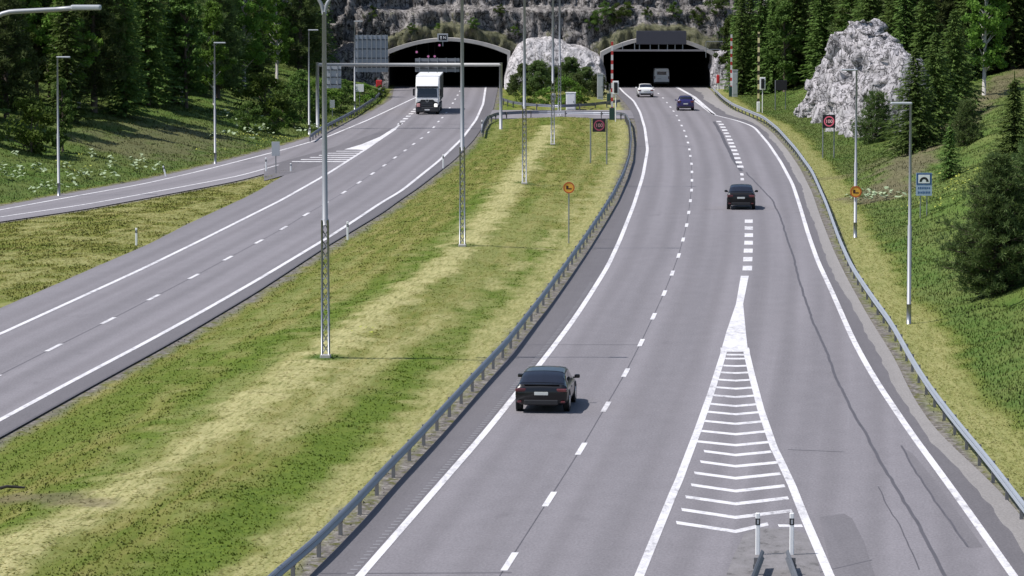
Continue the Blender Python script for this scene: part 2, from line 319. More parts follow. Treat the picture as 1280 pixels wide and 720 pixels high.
SCREEN = mat('sign_screen', (.012, .010, .016), .5); LEDR = mat('lit_red_ring', (.3, .05, .08), .5, emit=(1., .20, .30, .26)); LEDR2 = mat('dim_lit_red_ring', (.2, .05, .08), .5, emit=(1., .14, .26, .07)); LEDW = mat('lit_numerals', (.3, .2, .2), .5, emit=(1., .50, .54, .32)); LEDW2 = mat('dim_lit_numerals', (.3, .2, .2), .5, emit=(1., .35, .42, .08)); LEDP = mat('lit_signal', (.2, .05, .2), .5, emit=(1., .35, .75, .35))
LAMPW = mat('lit_headlamp', (.8, .8, .8), .2, emit=(1, .97, .9, .6)); LAMPR = mat('reddish_headlamp', (.7, .35, .35), .25)
SEAM = mat('tar_seam', (.075, .07, .08), .7, var=.3, scale=1); FLOWER = mat('white_flowers', (.27, .34, .20), .8, var=.2); FLOWY = mat('yellow_flowers', (.30, .33, .05), .8, var=.3)
def stripes(name, a, b_, per, f=.5):
    m, nt, b = newmat(name); L = nt.links.new
    s = N(nt, 'ShaderNodeSeparateXYZ'); L(N(nt, 'ShaderNodeTexCoord').outputs['Object'], s.inputs[0])
    d = N(nt, 'ShaderNodeMath', operation='DIVIDE'); L(s.outputs[2], d.inputs[0]); d.inputs[1].default_value = per
    fr = N(nt, 'ShaderNodeMath', operation='FRACT'); L(d.outputs[0], fr.inputs[0]); g = N(nt, 'ShaderNodeMath', operation='GREATER_THAN'); L(fr.outputs[0], g.inputs[0]); g.inputs[1].default_value = f
    L(mixc(nt, g.outputs[0], a, b_), b.inputs['Base Color']); b.inputs['Roughness'].default_value = .5; return m
STR_R = stripes('red_white_bands', (.45, .03, .03), (.62, .60, .60), .95, .42); STR_Y = stripes('yellow_black_bands', (.035, .025, .015), (.75, .66, .34), 1.0, .45)

# ------------------------------------------------------------------ mesh helpers
class MB:
    def __init__(s): s.v = []; s.f = []; s.m = []; s.mi = 0
    def add(s, V, Fc):
        o = len(s.v); s.v += [tuple(p) for p in V]; s.f += [tuple(i+o for i in f) for f in Fc]; s.m += [s.mi]*len(Fc); return s
    def box(s, c, d, rz=0, rx=0):
        x, y, z = d[0]/2, d[1]/2, d[2]/2; P = []
        for p in [(-x,-y,-z),(x,-y,-z),(x,y,-z),(-x,y,-z),(-x,-y,z),(x,-y,z),(x,y,z),(-x,y,z)]:
            a, b, e = p; b, e = b*cos(rx)-e*sin(rx), b*sin(rx)+e*cos(rx); a, b = a*cos(rz)-b*sin(rz), a*sin(rz)+b*cos(rz)
            P.append((a+c[0], b+c[1], e+c[2]))
        return s.add(P, [(3,2,1,0),(4,5,6,7),(0,1,5,4),(1,2,6,5),(2,3,7,6),(3,0,4,7)])
    def tube(s, P, r, n=8, cap=True):
        P = [np.array(p, float) for p in P]; r = r if hasattr(r, '__len__') else [r]*len(P); V = []; Fc = []; ref = None
        for i, p in enumerate(P):
            t = P[min(i+1, len(P)-1)]-P[max(i-1, 0)]; t = t/np.linalg.norm(t)
            if ref is None: ref = np.array([1., 0, 0]) if abs(t[0]) < .8 else np.array([0, 1., 0])
            a = np.cross(t, ref); a /= np.linalg.norm(a); b = np.cross(t, a)
            for k in range(n): q = 2*pi*k/n; V.append(p+r[i]*(cos(q)*a+sin(q)*b))
        for i in range(len(P)-1):
            for k in range(n): Fc.append((i*n+k, i*n+(k+1) % n, (i+1)*n+(k+1) % n, (i+1)*n+k))
        if cap: Fc += [tuple(range(n)), tuple(range((len(P)-1)*n, len(P)*n))[::-1]]
        return s.add(V, Fc)
    def prism(s, out, y0, y1):              # outline in x,z extruded along y
        n = len(out); V = [(x, y0, z) for x, z in out]+[(x, y1, z) for x, z in out]
        return s.add(V, [tuple(range(n)), tuple(range(n, 2*n))[::-1]]+[(i+n, (i+1) % n+n, (i+1) % n, i) for i in range(n)])
    def ring(s, c, ro, ri, y0, y1, n=28):
        V = []
        for y in (y0, y1):
            for r in (ro, ri): V += [(c[0]+r*cos(2*pi*k/n), y, c[1]+r*sin(2*pi*k/n)) for k in range(n)]
        Fc = []
        for k in range(n):
            j = (k+1) % n
            Fc += [(k, j, n+j, n+k), (2*n+j, 2*n+k, 3*n+k, 3*n+j), (j, k, 2*n+k, 2*n+j), (n+k, n+j, 3*n+j, 3*n+k)]
        return s.add(V, Fc)
    def build(s, name, m, parent=None, smooth=False, bevel=0, seg=2):
        me = bpy.data.meshes.new(name); me.from_pydata(s.v, [], s.f)
        for q in (m if isinstance(m, (list, tuple)) else [m]): me.materials.append(q)
        me.polygons.foreach_set('material_index', s.m)
        if smooth: me.polygons.foreach_set('use_smooth', [True]*len(s.f))
        me.update(); o = bpy.data.objects.new(name, me); COL.objects.link(o); o.parent = parent
        if bevel:
            b = o.modifiers.new('bevel', 'BEVEL'); b.width = bevel; b.segments = seg; b.limit_method = 'ANGLE'; b.angle_limit = .6
        return o
def tag(o, label=None, cat=None, group=None, kind=None):
    for k, v in (('label', label), ('category', cat), ('group', group), ('kind', kind)):
        if v: o[k] = v
    return o
def thing(name, label, cat, loc=(0, 0, 0), rz=0, group=None):
    o = bpy.data.objects.new(name, None); COL.objects.link(o); o.location = loc; o.rotation_euler = (0, 0, rz); o.empty_display_size = .3
    return tag(o, label, cat, group)
def npmesh(name, V, Q, m, parent=None, k=4, link=True):
    me = bpy.data.meshes.new(name); V = np.asarray(V, np.float32); Q = np.asarray(Q, np.int32); n = len(Q)
    me.vertices.add(len(V)); me.vertices.foreach_set('co', V.ravel()); me.loops.add(n*k); me.loops.foreach_set('vertex_index', Q.ravel())
    me.polygons.add(n); me.polygons.foreach_set('loop_start', np.arange(n, dtype=np.int32)*k); me.polygons.foreach_set('loop_total', np.full(n, k, np.int32))
    for q in (m if isinstance(m, (list, tuple)) else [m]): me.materials.append(q)
    me.update(calc_edges=True); me.validate()
    o = bpy.data.objects.new(name, me); COL.objects.link(o); o.parent = parent; return o
def gridq(ni, nj):
    i, j = np.meshgrid(np.arange(ni-1), np.arange(nj-1), indexing='ij'); a = (i*nj+j).ravel()
    return np.stack([a, a+nj, a+nj+1, a+1], 1)

# ------------------------------------------------------------------ terrain
gx = np.concatenate([[-700, -500, -350, -250, -180, -140, -115], np.arange(-100, 70, .5), np.arange(70, 100, 2.), [115, 140, 180, 250, 350, 500, 700]])
gy = np.concatenate([[-300, -150, -60, 0, 30, 50, 65], np.arange(78, 250, .6), np.arange(250, 500, 1.), np.arange(500, 560, 4.), [580, 620, 700, 800, 1000, 1400, 2000]])
GX, GY = np.meshgrid(gx, gy, indexing='ij'); GZ = HT(GX, GY)
Q = gridq(len(gx), len(gy)); V = np.stack([GX.ravel(), GY.ravel(), GZ.ravel()], 1)
cx = V[Q, 0].mean(1); cy = V[Q, 1].mean(1)
LX0, LX1, RX0, RX1 = -15.9, -.6, 11.7, 25.6
hole = (cy > 491.5) & (cy < 495) & (((cx > LX0-.8) & (cx < LX1+.8)) | ((cx > RX0-.8) & (cx < RX1+.8)))
g = npmesh('ground', V, Q[~hole], GROUND); tag(g, kind='structure'); g.data.polygons.foreach_set('use_smooth', [True]*len(g.data.polygons))
def lateral(x, y):                            # metres across the verge, for mowing streaks that follow the road
    return np.where(x > XRE(y), x-XRR(y), np.where(x > XLe(y), XRe(y)-x-(XRe(y)-XLe(y))*.35*sst(200, 380, y)*0, np.where(x > XPe(y), x-XGh(y), XPe(y)-x)))
def put_masks(o, x, y):
    h, l, t, b, gr = masks(x, y); one = np.ones_like(h)
    for nm, c in (('cover', (h, l, t, one)), ('soil', (b, gr, lateral(x, y), one))):
        a = o.data.color_attributes.new(nm, 'FLOAT_COLOR', 'POINT'); a.data.foreach_set('color', np.stack(c, 1).astype(np.float32).ravel())
put_masks(g, V[:, 0], V[:, 1])

# ------------------------------------------------------------------ roads and markings
RD = [(637,702),(687,624),(727,561),(757.5,508.5),(782.5,466),(801.5,428.5),(817,395.5),(830.5,366.5),(840.5,341.5),(848.5,319.5),(854,299.5),(858.5,281.5),(861,265.7),(863,251),(864.5,237.8),(865,225.5),(865,215),(864.5,204.8),(863,195),(861.8,186.8),(860,178.3),(857.8,170.5),(855.5,163.5),(852,157),(849,150.5),(846,144.5),(842,139),(838,133.8),(833.8,128.3),(829,122.5),(823,117),(817,112)]
LD = [(67.5,434.5),(135.5,400.8),(192,371.8),(242.5,345.5),(285,322.8),(323.7,302),(355,285),(382.5,268),(407,254),(430,240.5),(449,228),(465.7,217),(480.5,206.7),(493.7,197),(506.7,188),(517,180),(527,172.7),(535.7,165.5),(542.5,159),(548,152),(553,147),(558,141),(562,135),(566,129),(569,124),(572,119),(575,114)]
def sheet(name, fa, fb, ys, nl, z, m, uvo=0, ref=None):
    ys = np.asarray(ys, float); A = fa(ys) if callable(fa) else fa; B = fb(ys) if callable(fb) else fb; t = np.linspace(0, 1, nl+1)
    X = A[:, None]*(1-t)+B[:, None]*t; Y = np.repeat(ys[:, None], nl+1, 1)
    V = np.stack([X.ravel(), Y.ravel(), z-.045*np.maximum(0, Y.ravel()-485)], 1); q = gridq(len(ys), nl+1)[:, ::-1]
    o = npmesh(name, V, q, m); uv = o.data.uv_layers.new(name='UVMap'); li = np.empty(len(o.data.loops), np.int32); o.data.loops.foreach_get('vertex_index', li)
    U = np.stack([(X-((A*.5+B*.5) if ref is None else ref(ys))[:, None]).ravel(), Y.ravel()+uvo*7], 1)[li]; uv.data.foreach_set('uv', U.astype(np.float32).ravel()); return tag(o, kind='structure')
YR = np.arange(-60, 641, 2.)
XRd = curve(RD, far=0, sm=3); XLd = curve(LD, far=0, sm=3)
sheet('road', XRl, XRr, YR, 12, 0, ASPH, 3, XRd)
sheet('road_shoulder', XRe, XRl, YR, 2, 0, ASPH_S, 11)
XRm = lambda y: XRr(y)+(.50+.18*(vn(y*.11, y*0, 77)-.5)+.10*(vn(y*.6, y*0, 78)-.5))*(XRE(y)-XRr(y))
YF = np.concatenate([np.arange(-60, 80, 4.), np.arange(80, 486, .8), [488, 560, 640]])
sheet('road_shoulder', XRr, XRm, YF, 2, 0, ASPH_S, 23)
sheet('road_shoulder', XRm, XRE, YF, 2, 0, asphalt('dusty_asphalt', (.235, .222, .218)), 23)
YA = np.concatenate([np.arange(-60, YG, 2.), [YG]]); YB = np.concatenate([[YG], np.arange(YG+1, 641, 2.)])
sheet('road', XGl, XLr, YA, 10, 0, ASPH, 31, XLd)
sheet('road', XPe, XLr, YB, 12, 0, ASPH, 31, XLd)
sheet('road_shoulder', XLr, XLe, YR, 2, 0, ASPH_S, 43)
YC = np.concatenate([np.arange(120, YG, 2.), [YG]])
sheet('ramp_road', XPe, lambda y: XGh(y)-.05*(y < YG-.1), YC, 4, 0, ASPH_R, 57)
# paved crossing between the carriageways
sheet('crossing_road', lambda y: XLe(y), lambda y: XRe(y), np.arange(388.2, 410.5, 1.), 8, -.004, ASPH_R, 71)

mk = MB(); sm = MB(); ZM = .008
def line(f, y0, y1, w, b=mk, z=ZM, st=1.0):
    ys = np.arange(y0, y1+st*.5, st); xs = f(ys); dx = np.gradient(xs, ys); c = np.sqrt(1+dx**2)
    V = []; 
    for x, y, k in zip(xs, ys, c): V += [(x-w/2*k, y, z), (x+w/2*k, y, z)]
    b.add(V, [(2*i, 2*i+1, 2*i+3, 2*i+2) for i in range(len(ys)-1)])
def pgon(px, b=mk, z=ZM): b.add([(*gp(u, v), z) for u, v in px][::-1], [tuple(range(len(px)))])
line(XRl, -20, 485, .24); line(XRr, -20, 444, .24); line(XLr, -20, 485, .24); line(XPu, 150, 485, .22)
line(XLl, 60, 378, .24); line(XPl, 160, 300, .22)
for D, f, w in ((RD, XRd, .19), (LD, XLd, .2)):
    for u, v in D:
        y = gp(u, v)[1]
        if y > 482: continue
        line(f, y-1.55, y+1.55, w, st=.775)
    y = gp(*D[0])[1]
    for k in range(1, 6): line(f, y-12*k-1.5, y-12*k+1.5, w, st=1.)
# solid nose and chevrons of the right-hand gore
pgon([(926,345),(936,345),(929,380),(932,412),(935,440),(901,440),(908,415),(920,380)], z=ZM+.003)
GLx = lambda v: np.interp(v, [440,487.5,537.5,589,600,615.5,718,800], [905,890,872.5,853,849,842,800,766])
GRx = lambda v: np.interp(v, [440,470,512,560,575,607,645,680,715,800], [933,940,951,967.5,975,990,1005,1020,1035,1072])
for fx, w in ((GLx, .26), (GRx, .26)):
    P = [gp(fx(v), v) for v in np.arange(436, 800, 6.)]; ys = [p[1] for p in P][::-1]; xs = [p[0] for p in P][::-1]
    line(lambda y, xs=xs, ys=ys: np.interp(y, ys, xs), ys[0], ys[-1], w)
def vbar(u0, u1, uk, v, dip, th):
    P = [np.array(gp(*p)) for p in ((u0, v-dip), (uk, v), (u1, v-dip*.85))]; h = th/2
    mk.add([(p[0], p[1]-h, ZM-.003) for p in P]+[(p[0], p[1]+h, ZM-.003) for p in P], [(0, 1, 4, 3), (1, 2, 5, 4)])
for v in (442.5,447.5,456.7,465.5,475,485,495.5,506.7,517,529,542,555.7):
    vbar(GLx(v)+4, GRx(v)-2, 919.5, v+1, (v-447)*.045+.2, .62)
for v, a, b_ in ((569,880,964),(583,875.5,973),(598,868,975.5),(614,864,981),(630,857,985.5),(647,852,990),(664.5,845.5,960)):
    vbar(a, b_, 919.5, v, 5+(v-569)*.065, .62)
vbar(973, 1003, 988, 657.5, .3, .5)
# blocks of the wide broken line
def blocks(pts, per=6.0, w=.5, l=3.0):
    P = [gp(*p) for p in pts]; ys = np.array([p[1] for p in P]); xs = np.array([p[0] for p in P]); o = np.argsort(ys); ys, xs = ys[o], xs[o]
    f = lambda y: np.interp(y, ys, xs); y = ys[0]+.4
    while y+l < ys[-1]: line(f, y, y+l, w, st=1.5); y += per
blocks([(934,339),(936,300),(936,269)]); blocks([(926,210),(920,193),(911,172),(902,156),(895,148)], 6.4); blocks([(928,226),(927,214)], 6.4, .25)
pts = [gp(893,143.5), gp(867.5,121), gp(846,109)]; ys = [p[1] for p in pts]; xs = [p[0] for p in pts]
line(lambda y: np.interp(y, ys+[600], xs+[xs[-1]]), ys[0], 485, .42)
# left-hand gore
pgon([(498,157.5),(495,162),(457,188),(446,187),(430,187),(452,180.5),(475,171),(490,161.5)], z=ZM+.003)
f1 = lambda v: np.interp(v, [181,192,202,215], [450,405,362,318]); f2 = lambda v: np.interp(v, [185,202,220], [460,434,405])
for k in range(6):
    v = 189+k*2.6; P0, P1 = gp(f1(v)+3, v), gp(f2(v)-2, v); mk.add([(P0[0], P0[1]-.5, ZM-.003), (P1[0], P1[1]-.5, ZM-.003), (P1[0], P1[1]+.5, ZM-.003), (P0[0], P0[1]+.5, ZM-.003)], [(0, 1, 2, 3)])
blocks([(499,156),(505,150),(512,144),(517,139),(522,134)], 6.2, .5)
tag(mk.build('road_markings', LINE), kind='structure')
# tar seams, joints and patches
def seam(px, w, b=sm):
    P = [gp(*p) for p in px]; ys = np.array([p[1] for p in P])[::1]; xs = np.array([p[0] for p in P]); o = np.argsort(ys)
    line(lambda y: np.interp(y, ys[o], xs[o])+.10*(vn(y*.13, y*0, 91)-.5)+.05*(vn(y*.8, y*0, 92)-.5), ys.min(), ys.max(), w, b, .004)
seam([(932,215),(945,228),(965,250),(975,268),(985,300),(995,335),(1005,370),(1020,410),(1032,440),(1045,475),(1062,510),(1082,540),(1105,582),(1135,635),(1160,680),(1182,720),(1215,780)], .11)
seam([(893,152),(905,175),(917,200),(926,214)], .3)
seam([(1128,556),(1145,588),(1168,625),(1195,665),(1210,684)], .07); seam([(1098,607),(1110,635),(1125,660),(1150,712)], .04)
line(lambda y: XRd(y)-.02, 90, 330, .035, sm, .004); line(lambda y: XLd(y), 120, 330, .045, sm, .004)
for a, b_ in (((652,431),(805,431)), ((985,562),(1055,565)), ((400,717),(640,716)), ((1005,720),(1090,700)), ((560,155),(600,155)), ((510,156),(604,155)), ((740,300),(775,299)), ((880,262),(905,262)), ((870,121),(935,122)), ((810,121),(850,121))):
    p, q = gp(*a), gp(*b_); sm.add([(p[0], p[1]-.05, .004), (q[0], q[1]-.05, .004), (q[0], q[1]+.05, .004), (p[0], p[1]+.05, .004)], [(0, 1, 2, 3)])
line(lambda y: XRe(y)+.03, 92, 330, .10, sm, .004); line(lambda y: XLe(y)-.05, 120, 300, .10, sm, .004)
tag(sm.build('road_seams', SEAM), kind='structure')
pt = MB()
pgon([(1126,559),(1140,566),(1165,596),(1200,644),(1229,684),(1210,685),(1185,652),(1157,607)], pt, .003)
pgon([(1024,646),(1055,642),(1065,648),(1080,677),(1095,724),(1042,724)], pt, .003)
pgon([(330,226),(400,207),(455,186),(480,172),(490,160),(470,166),(440,177),(400,189),(330,208)], pt, .003)
o = tag(pt.build('road_patches', ASPH_D), kind='structure'); o.data.uv_layers.new(name='UVMap')
for i, l in enumerate(o.data.loops): c = o.data.vertices[l.vertex_index].co; o.data.uv_layers[0].data[i].uv = (c.x, c.y)
gd = MB(); pgon([(930,668),(948,660),(990,662),(1010,668),(1022,700),(1030,740),(900,740),(915,700)], gd, .0045)
dm, nt, b = newmat('dirty_asphalt'); tc_ = N(nt, 'ShaderNodeTexCoord').outputs['Object']; nz = noise(nt, tc_, 1., 8, .8, (1.6, .8, 1))
nt.links.new(ramp(nt, nz, [(.36, (.07, .066, .066)), (.44, (.155, .147, .15)), (.62, (.200, .189, .197))]), b.inputs['Base Color']); b.inputs['Roughness'].default_value = .9; bump(nt, b, nz, .8, .05)
tag(gd.build('gravel_patch', dm), kind='structure')
# rumble strip beside the edge line
rb = MB()
for y in np.arange(88, 190, .62):
    x = float(XRl(y))-.30; rb.add([(x-.10, y, .005), (x+.10, y, .005), (x+.10, y+.20, .005), (x-.10, y+.20, .005)], [(0, 1, 2, 3)])
tag(rb.build('rumble_strip', mat('rumble_paint', (.19, .185, .20), .8)), kind='structure')

# ------------------------------------------------------------------ cliff, portals, tunnels
def arch(x0, x1, spring, crown, n=28):
    c = (x0+x1)/2; h = (x1-x0)/2; return [(x0, -.3)]+[(c+h*t, spring+(crown-spring)*(1-t*t)) for t in np.linspace(-1, 1, n)]+[(x1, -.3)]
PL = (LX0, LX1, 4.25, 5.95); PR = (RX0, RX1, 4.15, 6.1)
def inside(x, z, P, g=0):
    x0, x1, s, k = P; c = (x0+x1)/2; h = (x1-x0)/2; t = (x-c)/h
    return (x > x0-g) & (x < x1+g) & (z < s+(k-s)*(1-np.minimum(t*t, 1.2))+g)
xs = np.arange(-36, 42.01, .28); zs = np.arange(-.6, 24, .28); CX, CZ = np.meshgrid(xs, zs, indexing='ij')
def archd(P):                                # height above the arch line
    x0, x1, s, k = P; c = (x0+x1)/2; h = (x1-x0)/2; t = np.clip((CX-c)/h, -1.25, 1.25); return CZ-(s+(k-s)*(1-t*t))
col = np.zeros_like(CX)
for P in (PL, PR):
    d = archd(P); inx = sst(P[0]-3, P[0], CX)*sst(P[1]+3, P[1], CX); col = np.maximum(col, inx*sst(2.4, 1.5, d+1.2*(fbm(CX*.5, CZ*.5, 4)-.5))*sst(-1.5, 0, d))
warp = (fbm(CX*.3, CZ*.25, 31)-.5)*2.2
cell = _h(np.floor(CX/1.4+warp), np.floor(CZ/2.6+warp*1.3), 5); cell2 = _h(np.floor(CX/.6+warp*2), np.floor(CZ/1.1+warp*2), 6)
CY = 484.2+.13*CZ+1.9*(fbm(CX*.22, CZ*.1, 2)-.5)*2+1.0*cell+.45*cell2+.5*(fbm(CX*2.2, CZ*.6, 7)-.5)*2
ledge = sst(9.6, 10.4, CZ+1.0*(fbm(CX*.2, CX*0, 12)-.5)); CY = CY+2.6*ledge*sst(-24, -12, CX)-1.6*col
CY = np.maximum(CY, np.where(inside(CX, CZ, PL, 2.6) | inside(CX, CZ, PR, 2.6), 482.6, 470))
V = np.stack([CX.ravel(), CY.ravel(), CZ.ravel()], 1); Q = gridq(len(xs), len(zs))
qx, qz = V[Q, 0].mean(1), V[Q, 2].mean(1); keep = ~(inside(qx, qz, PL, .2) | inside(qx, qz, PR, .2))
cl = npmesh('rock_cliff', V, Q[keep][:, ::-1], ROCK_D); tag(cl, 'dark jointed rock cliff rising over both tunnel mouths', 'cliff', kind='structure')
a = cl.data.attributes.new('moss', 'FLOAT', 'POINT'); a.data.foreach_set('value', np.clip(col.ravel()+.35*sst(.5, .7, fbm(CX*.3, CZ*.3, 44)).ravel()*(CZ.ravel() < 9.5)-.5*ledge.ravel(), -.5, 1).astype(np.float32))
back = MB(); back.box((3, 492.2, 13.4), (76, 4, 13.2)).build('rock_mass', ROCK_D)['kind'] = 'structure'
for P, lab in ((PL, 'left concrete tunnel portal with a shallow arched rim, truck driving out'), (PR, 'right concrete tunnel portal under a dark overhead panel, white car driving in')):
    t = thing('tunnel_portal', lab, 'tunnel', ((P[0]+P[1])/2, 482, 0)); cx0 = (P[0]+P[1])/2
    A = arch(*P); O = [(x+(-.38 if i < len(A)/2 else .38) * (1 if i in (0, len(A)-1) else .25+.75*abs(x-cx0)/(P[1]-cx0)), z+(.42 if 0 < i < len(A)-1 else 0)) for i, (x, z) in enumerate(A)]
    b = MB(); n = len(A); Vv = []
    for y in (-.35, 6.0):
        Vv += [(x-cx0, y, z) for x, z in A]+[(x-cx0, y+(.0 if y < 0 else 0), z) for x, z in O]
    Fc = []
    for i in range(n-1): Fc += [(i, i+1, n+i+1, n+i), (n+i, n+i+1, 3*n+i+1, 3*n+i), (i+1, i, 2*n+i, 2*n+i+1)]
    b.add(Vv, Fc).build('rim', CONC, t)
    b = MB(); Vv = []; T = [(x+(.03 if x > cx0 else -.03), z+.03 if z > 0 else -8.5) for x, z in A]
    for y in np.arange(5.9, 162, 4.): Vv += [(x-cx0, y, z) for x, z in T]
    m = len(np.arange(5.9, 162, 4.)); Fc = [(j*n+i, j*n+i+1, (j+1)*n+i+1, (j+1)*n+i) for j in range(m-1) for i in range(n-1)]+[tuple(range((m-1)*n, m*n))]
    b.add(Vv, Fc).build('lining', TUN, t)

def rock(name, label, st, prof, m, disp, sc=1., ax='y', moss=0.):
    """loft of cross sections along one axis; prof(s) -> outline points (a, z)"""
    S = np.linspace(st[0], st[1], st[2]); rows = [np.array(prof(s)) for s in S]; nz = len(rows[0]); Pn = np.array(rows)
    W = np.repeat(S[:, None], nz, 1); A, Z = Pn[..., 0], Pn[..., 1]
    wp = (fbm(W*.3, Z*.3, 61)-.5)*2; env = np.minimum(sst(-.02, .12, (W-st[0])/(st[1]-st[0])), sst(1.02, .9, (W-st[0])/(st[1]-st[0])))
    d = disp*((_h(np.floor(W*.42*sc+wp*1.2+Z*.12), np.floor(Z*.30*sc+wp*.6-W*.1), 3)-.5)*1.9+(_h(np.floor(W*1.0*sc+wp*1.8+Z*.3), np.floor(Z*.62*sc+wp*1.2-W*.2), 4)-.5)*1.0+(fbm(W*.5*sc+Z*.12, Z*.16*sc, 5)-.5)*1.8+(fbm(W*2.2*sc+Z*.4, Z*.6*sc, 8, 3)-.5)*.55)
    A = A-d*(.3+.7*env); Z = Z+(fbm(W*.9*sc, A*.9*sc, 9)-.5)*disp*1.6*sst(.5, 3, Z)
    V = np.stack([A.ravel(), W.ravel(), Z.ravel()], 1) if ax == 'y' else np.stack([W.ravel(), A.ravel(), Z.ravel()], 1)
    q = gridq(len(S), nz); q = q if ax == 'x' else q[:, ::-1]
    o = npmesh(name, V, q, m); return tag(o, label, 'rock')
def prof_cut(y):
    top = np.interp(y, [333, 333.7, 338, 344, 352, 362, 370, 376, 384, 392, 399, 404], [1.0, 7.7, 8.2, 8.5, 8.7, 9.2, 10.3, 9.9, 7.9, 5.4, 2.2, .8])
    x0 = np.interp(y, [333, 345, 370, 404], [32.0, 31.4, 30.9, 30.6]); g0 = hz(x0, y)-.8; out = []
    for t in np.linspace(0, 1, 34): out.append((x0+.24*(t*(top-g0))+.6*t*t, g0+(top-g0)*t))
    for t in np.linspace(.05, 1, 12): out.append((out[33][0]+3.6*t, top-.9*t-(top-1)*.95*t**3))
    return out
rock('rock_outcrop', 'tall pale grey rock cutting rising beside the right-hand road', (333, 404, 210), prof_cut, ROCK_L, 1.0, 1.15)
def prof_mid(x):
    top = np.interp(x, [-1.0, -.4, .6, 2, 5, 6.3, 7.0, 9.2, 11.2, 12], [1.2, 3.5, 5.0, 5.9, 6.1, 5.7, 5.3, 4.9, 3.9, 2.0]); out = []
    for t in np.linspace(0, 1, 26): out.append((477.6+2.6*t*t+1.0*t, -.5+(top+.5)*t))
    for t in np.linspace(.1, 1, 8): out.append((481.2+5*t, top+.5*t))
    return out
rock('rock_outcrop', 'white rounded rock face between the two tunnel mouths', (-1.0, 12, 80), prof_mid, ROCK_M, .35, 1.2, 'x')
def prof_rt(x):
    top = np.interp(x, [25.3, 26, 27.5, 28.3, 28.9], [2.0, 4.2, 4.4, 3.0, 1.0]); out = []
    for t in np.linspace(0, 1, 20): out.append((478.6+1.8*t, -.5+(top+.5)*t))
    for t in np.linspace(.1, 1, 8): out.append((480.4+6*t, top+.6*t))
    return out
rock('rock_outcrop', 'small pale rock shoulder right of the right tunnel mouth', (25.3, 28.9, 40), prof_rt, ROCK_L, .35, 1.4, 'x')
def prof_lt(x):
    top = np.interp(x, [-24, -21, -17, -15.7], [3.4, 5.0, 4.6, 4.0]); out = []
    for t in np.linspace(0, 1, 22): out.append((477.5+1.8*t, -.5+(top+.5)*t))
    for t in np.linspace(.1, 1, 8): out.append((479.3+7*t, top+.8*t))
    return out
rock('rock_outcrop', 'grey brown broken rock face left of the left tunnel mouth', (-24, -15.7, 60), prof_lt, ROCK_D, .45, 1.3, 'x')
def prof_far(x):
    out = []
    for t in np.linspace(0, 1, 30): out.append((474+3*t, 4+13*t))
    for t in np.linspace(.1, 1, 6): out.append((477+6*t, 17+.4*t))
    return out
rock('rock_outcrop', 'pinkish grey rock patch high among the trees, left of the left mouth', (-36, -24, 70), prof_far, ROCK_L, .6, 1.2, 'x')

# ------------------------------------------------------------------ guard rails
WP = [(0, 0), (.045, .03), (.075, .075), (.045, .12), (.01, .155), (.045, .19), (.075, .235), (.045, .28), (0, .31), (-.015, .31), (.02, .235), (-.02, .155), (.02, .075), (-.015, 0)]
def resample(P, st):
    P = np.array(P, float); s = np.concatenate([[0], np.cumsum(np.linalg.norm(np.diff(P, axis=0), axis=1))]); t = np.arange(0, s[-1], st)
    return np.stack([np.interp(t, s, P[:, k]) for k in range(2)], 1)
def smooth(P, n=3):
    for _ in range(n): P = np.concatenate([P[:1], (P[:-2]+2*P[1:-1]+P[2:])/4, P[-1:]])
    return P
def guard_rail(label, pts, side, m, spacing=4.0, zt=.72, name='guard_rail'):
    P = smooth(resample(pts, 1.0), 4); base = P[0]; t = thing(name, label, 'guard rail', (base[0], base[1], 0)); b = MB()
    T = np.gradient(P, axis=0); T /= np.linalg.norm(T, axis=1)[:, None]; NRM = np.stack([T[:, 1], -T[:, 0]], 1)*side
    n = len(WP); V = []
    for p, q in zip(P-base, NRM): V += [(p[0]+q[0]*a, p[1]+q[1]*a, zt-.31+z) for a, z in WP]
    Fc = [(i*n+k, i*n+(k+1) % n, (i+1)*n+(k+1) % n, (i+1)*n+k) for i in range(len(P)-1) for k in range(n)]+[tuple(range(n)), tuple(range((len(P)-1)*n, len(P)*n))]
    b.add(V, Fc).build('beam', m, t); pm = None
    k = int(spacing)
    for i in range(1, len(P), k):
        q = P[i]-base-NRM[i]*.09; zg = min(hz(*(P[i]-NRM[i]*.09)), .1)
        if pm is None:
            o = MB().box((0, 0, 0), (.11, .07, 1.0)).box((0, 0, .26), (.16, .09, .12)).build('post', POSTM, t); pm = o
        else:
            o = bpy.data.objects.new('post', pm.data); COL.objects.link(o); o.parent = t
        o.location = (q[0], q[1], zt-.5-.06); o.rotation_euler = (0, 0, math.atan2(T[i][1], T[i][0])-pi/2)
    return t
def pz(px, z=.72): return [gp(u, v, z) for u, v in px]
LRAIL = pz([(250,800),(290,762),(335,719),(392,672),(445,620),(482,580),(520,542),(600,457),(633,423),(675,370),(705,330),(732,292),(752,262),(767,238),(780,212),(787,192),(789,170),(787,150),(782,141.5),(772,139.5),(740,139),(662,138),(622,140),(609,145),(604,153),(602,163)])
guard_rail('long steel guard rail between the mown median and the right carriageway', LRAIL, 1, RAIL)
RRAIL = [(float(XRR(y)), y) for y in np.arange(80, 462, 2.)]
guard_rail('long bright steel guard rail along the right edge of the right road', RRAIL, -1, RAILB)
guard_rail('short guard rail on the far side of the paved crossing, before the shrubs', pz([(624,121),(640,126),(662,129),(700,131),(735,129),(762,126),(776,124)]), -1, RAIL)
guard_rail('guard rail on the left verge of the ramp near the left tunnel', pz([(388,168),(402,158),(420,149),(447,135),(467,122),(480,111)]), 1, RAIL)
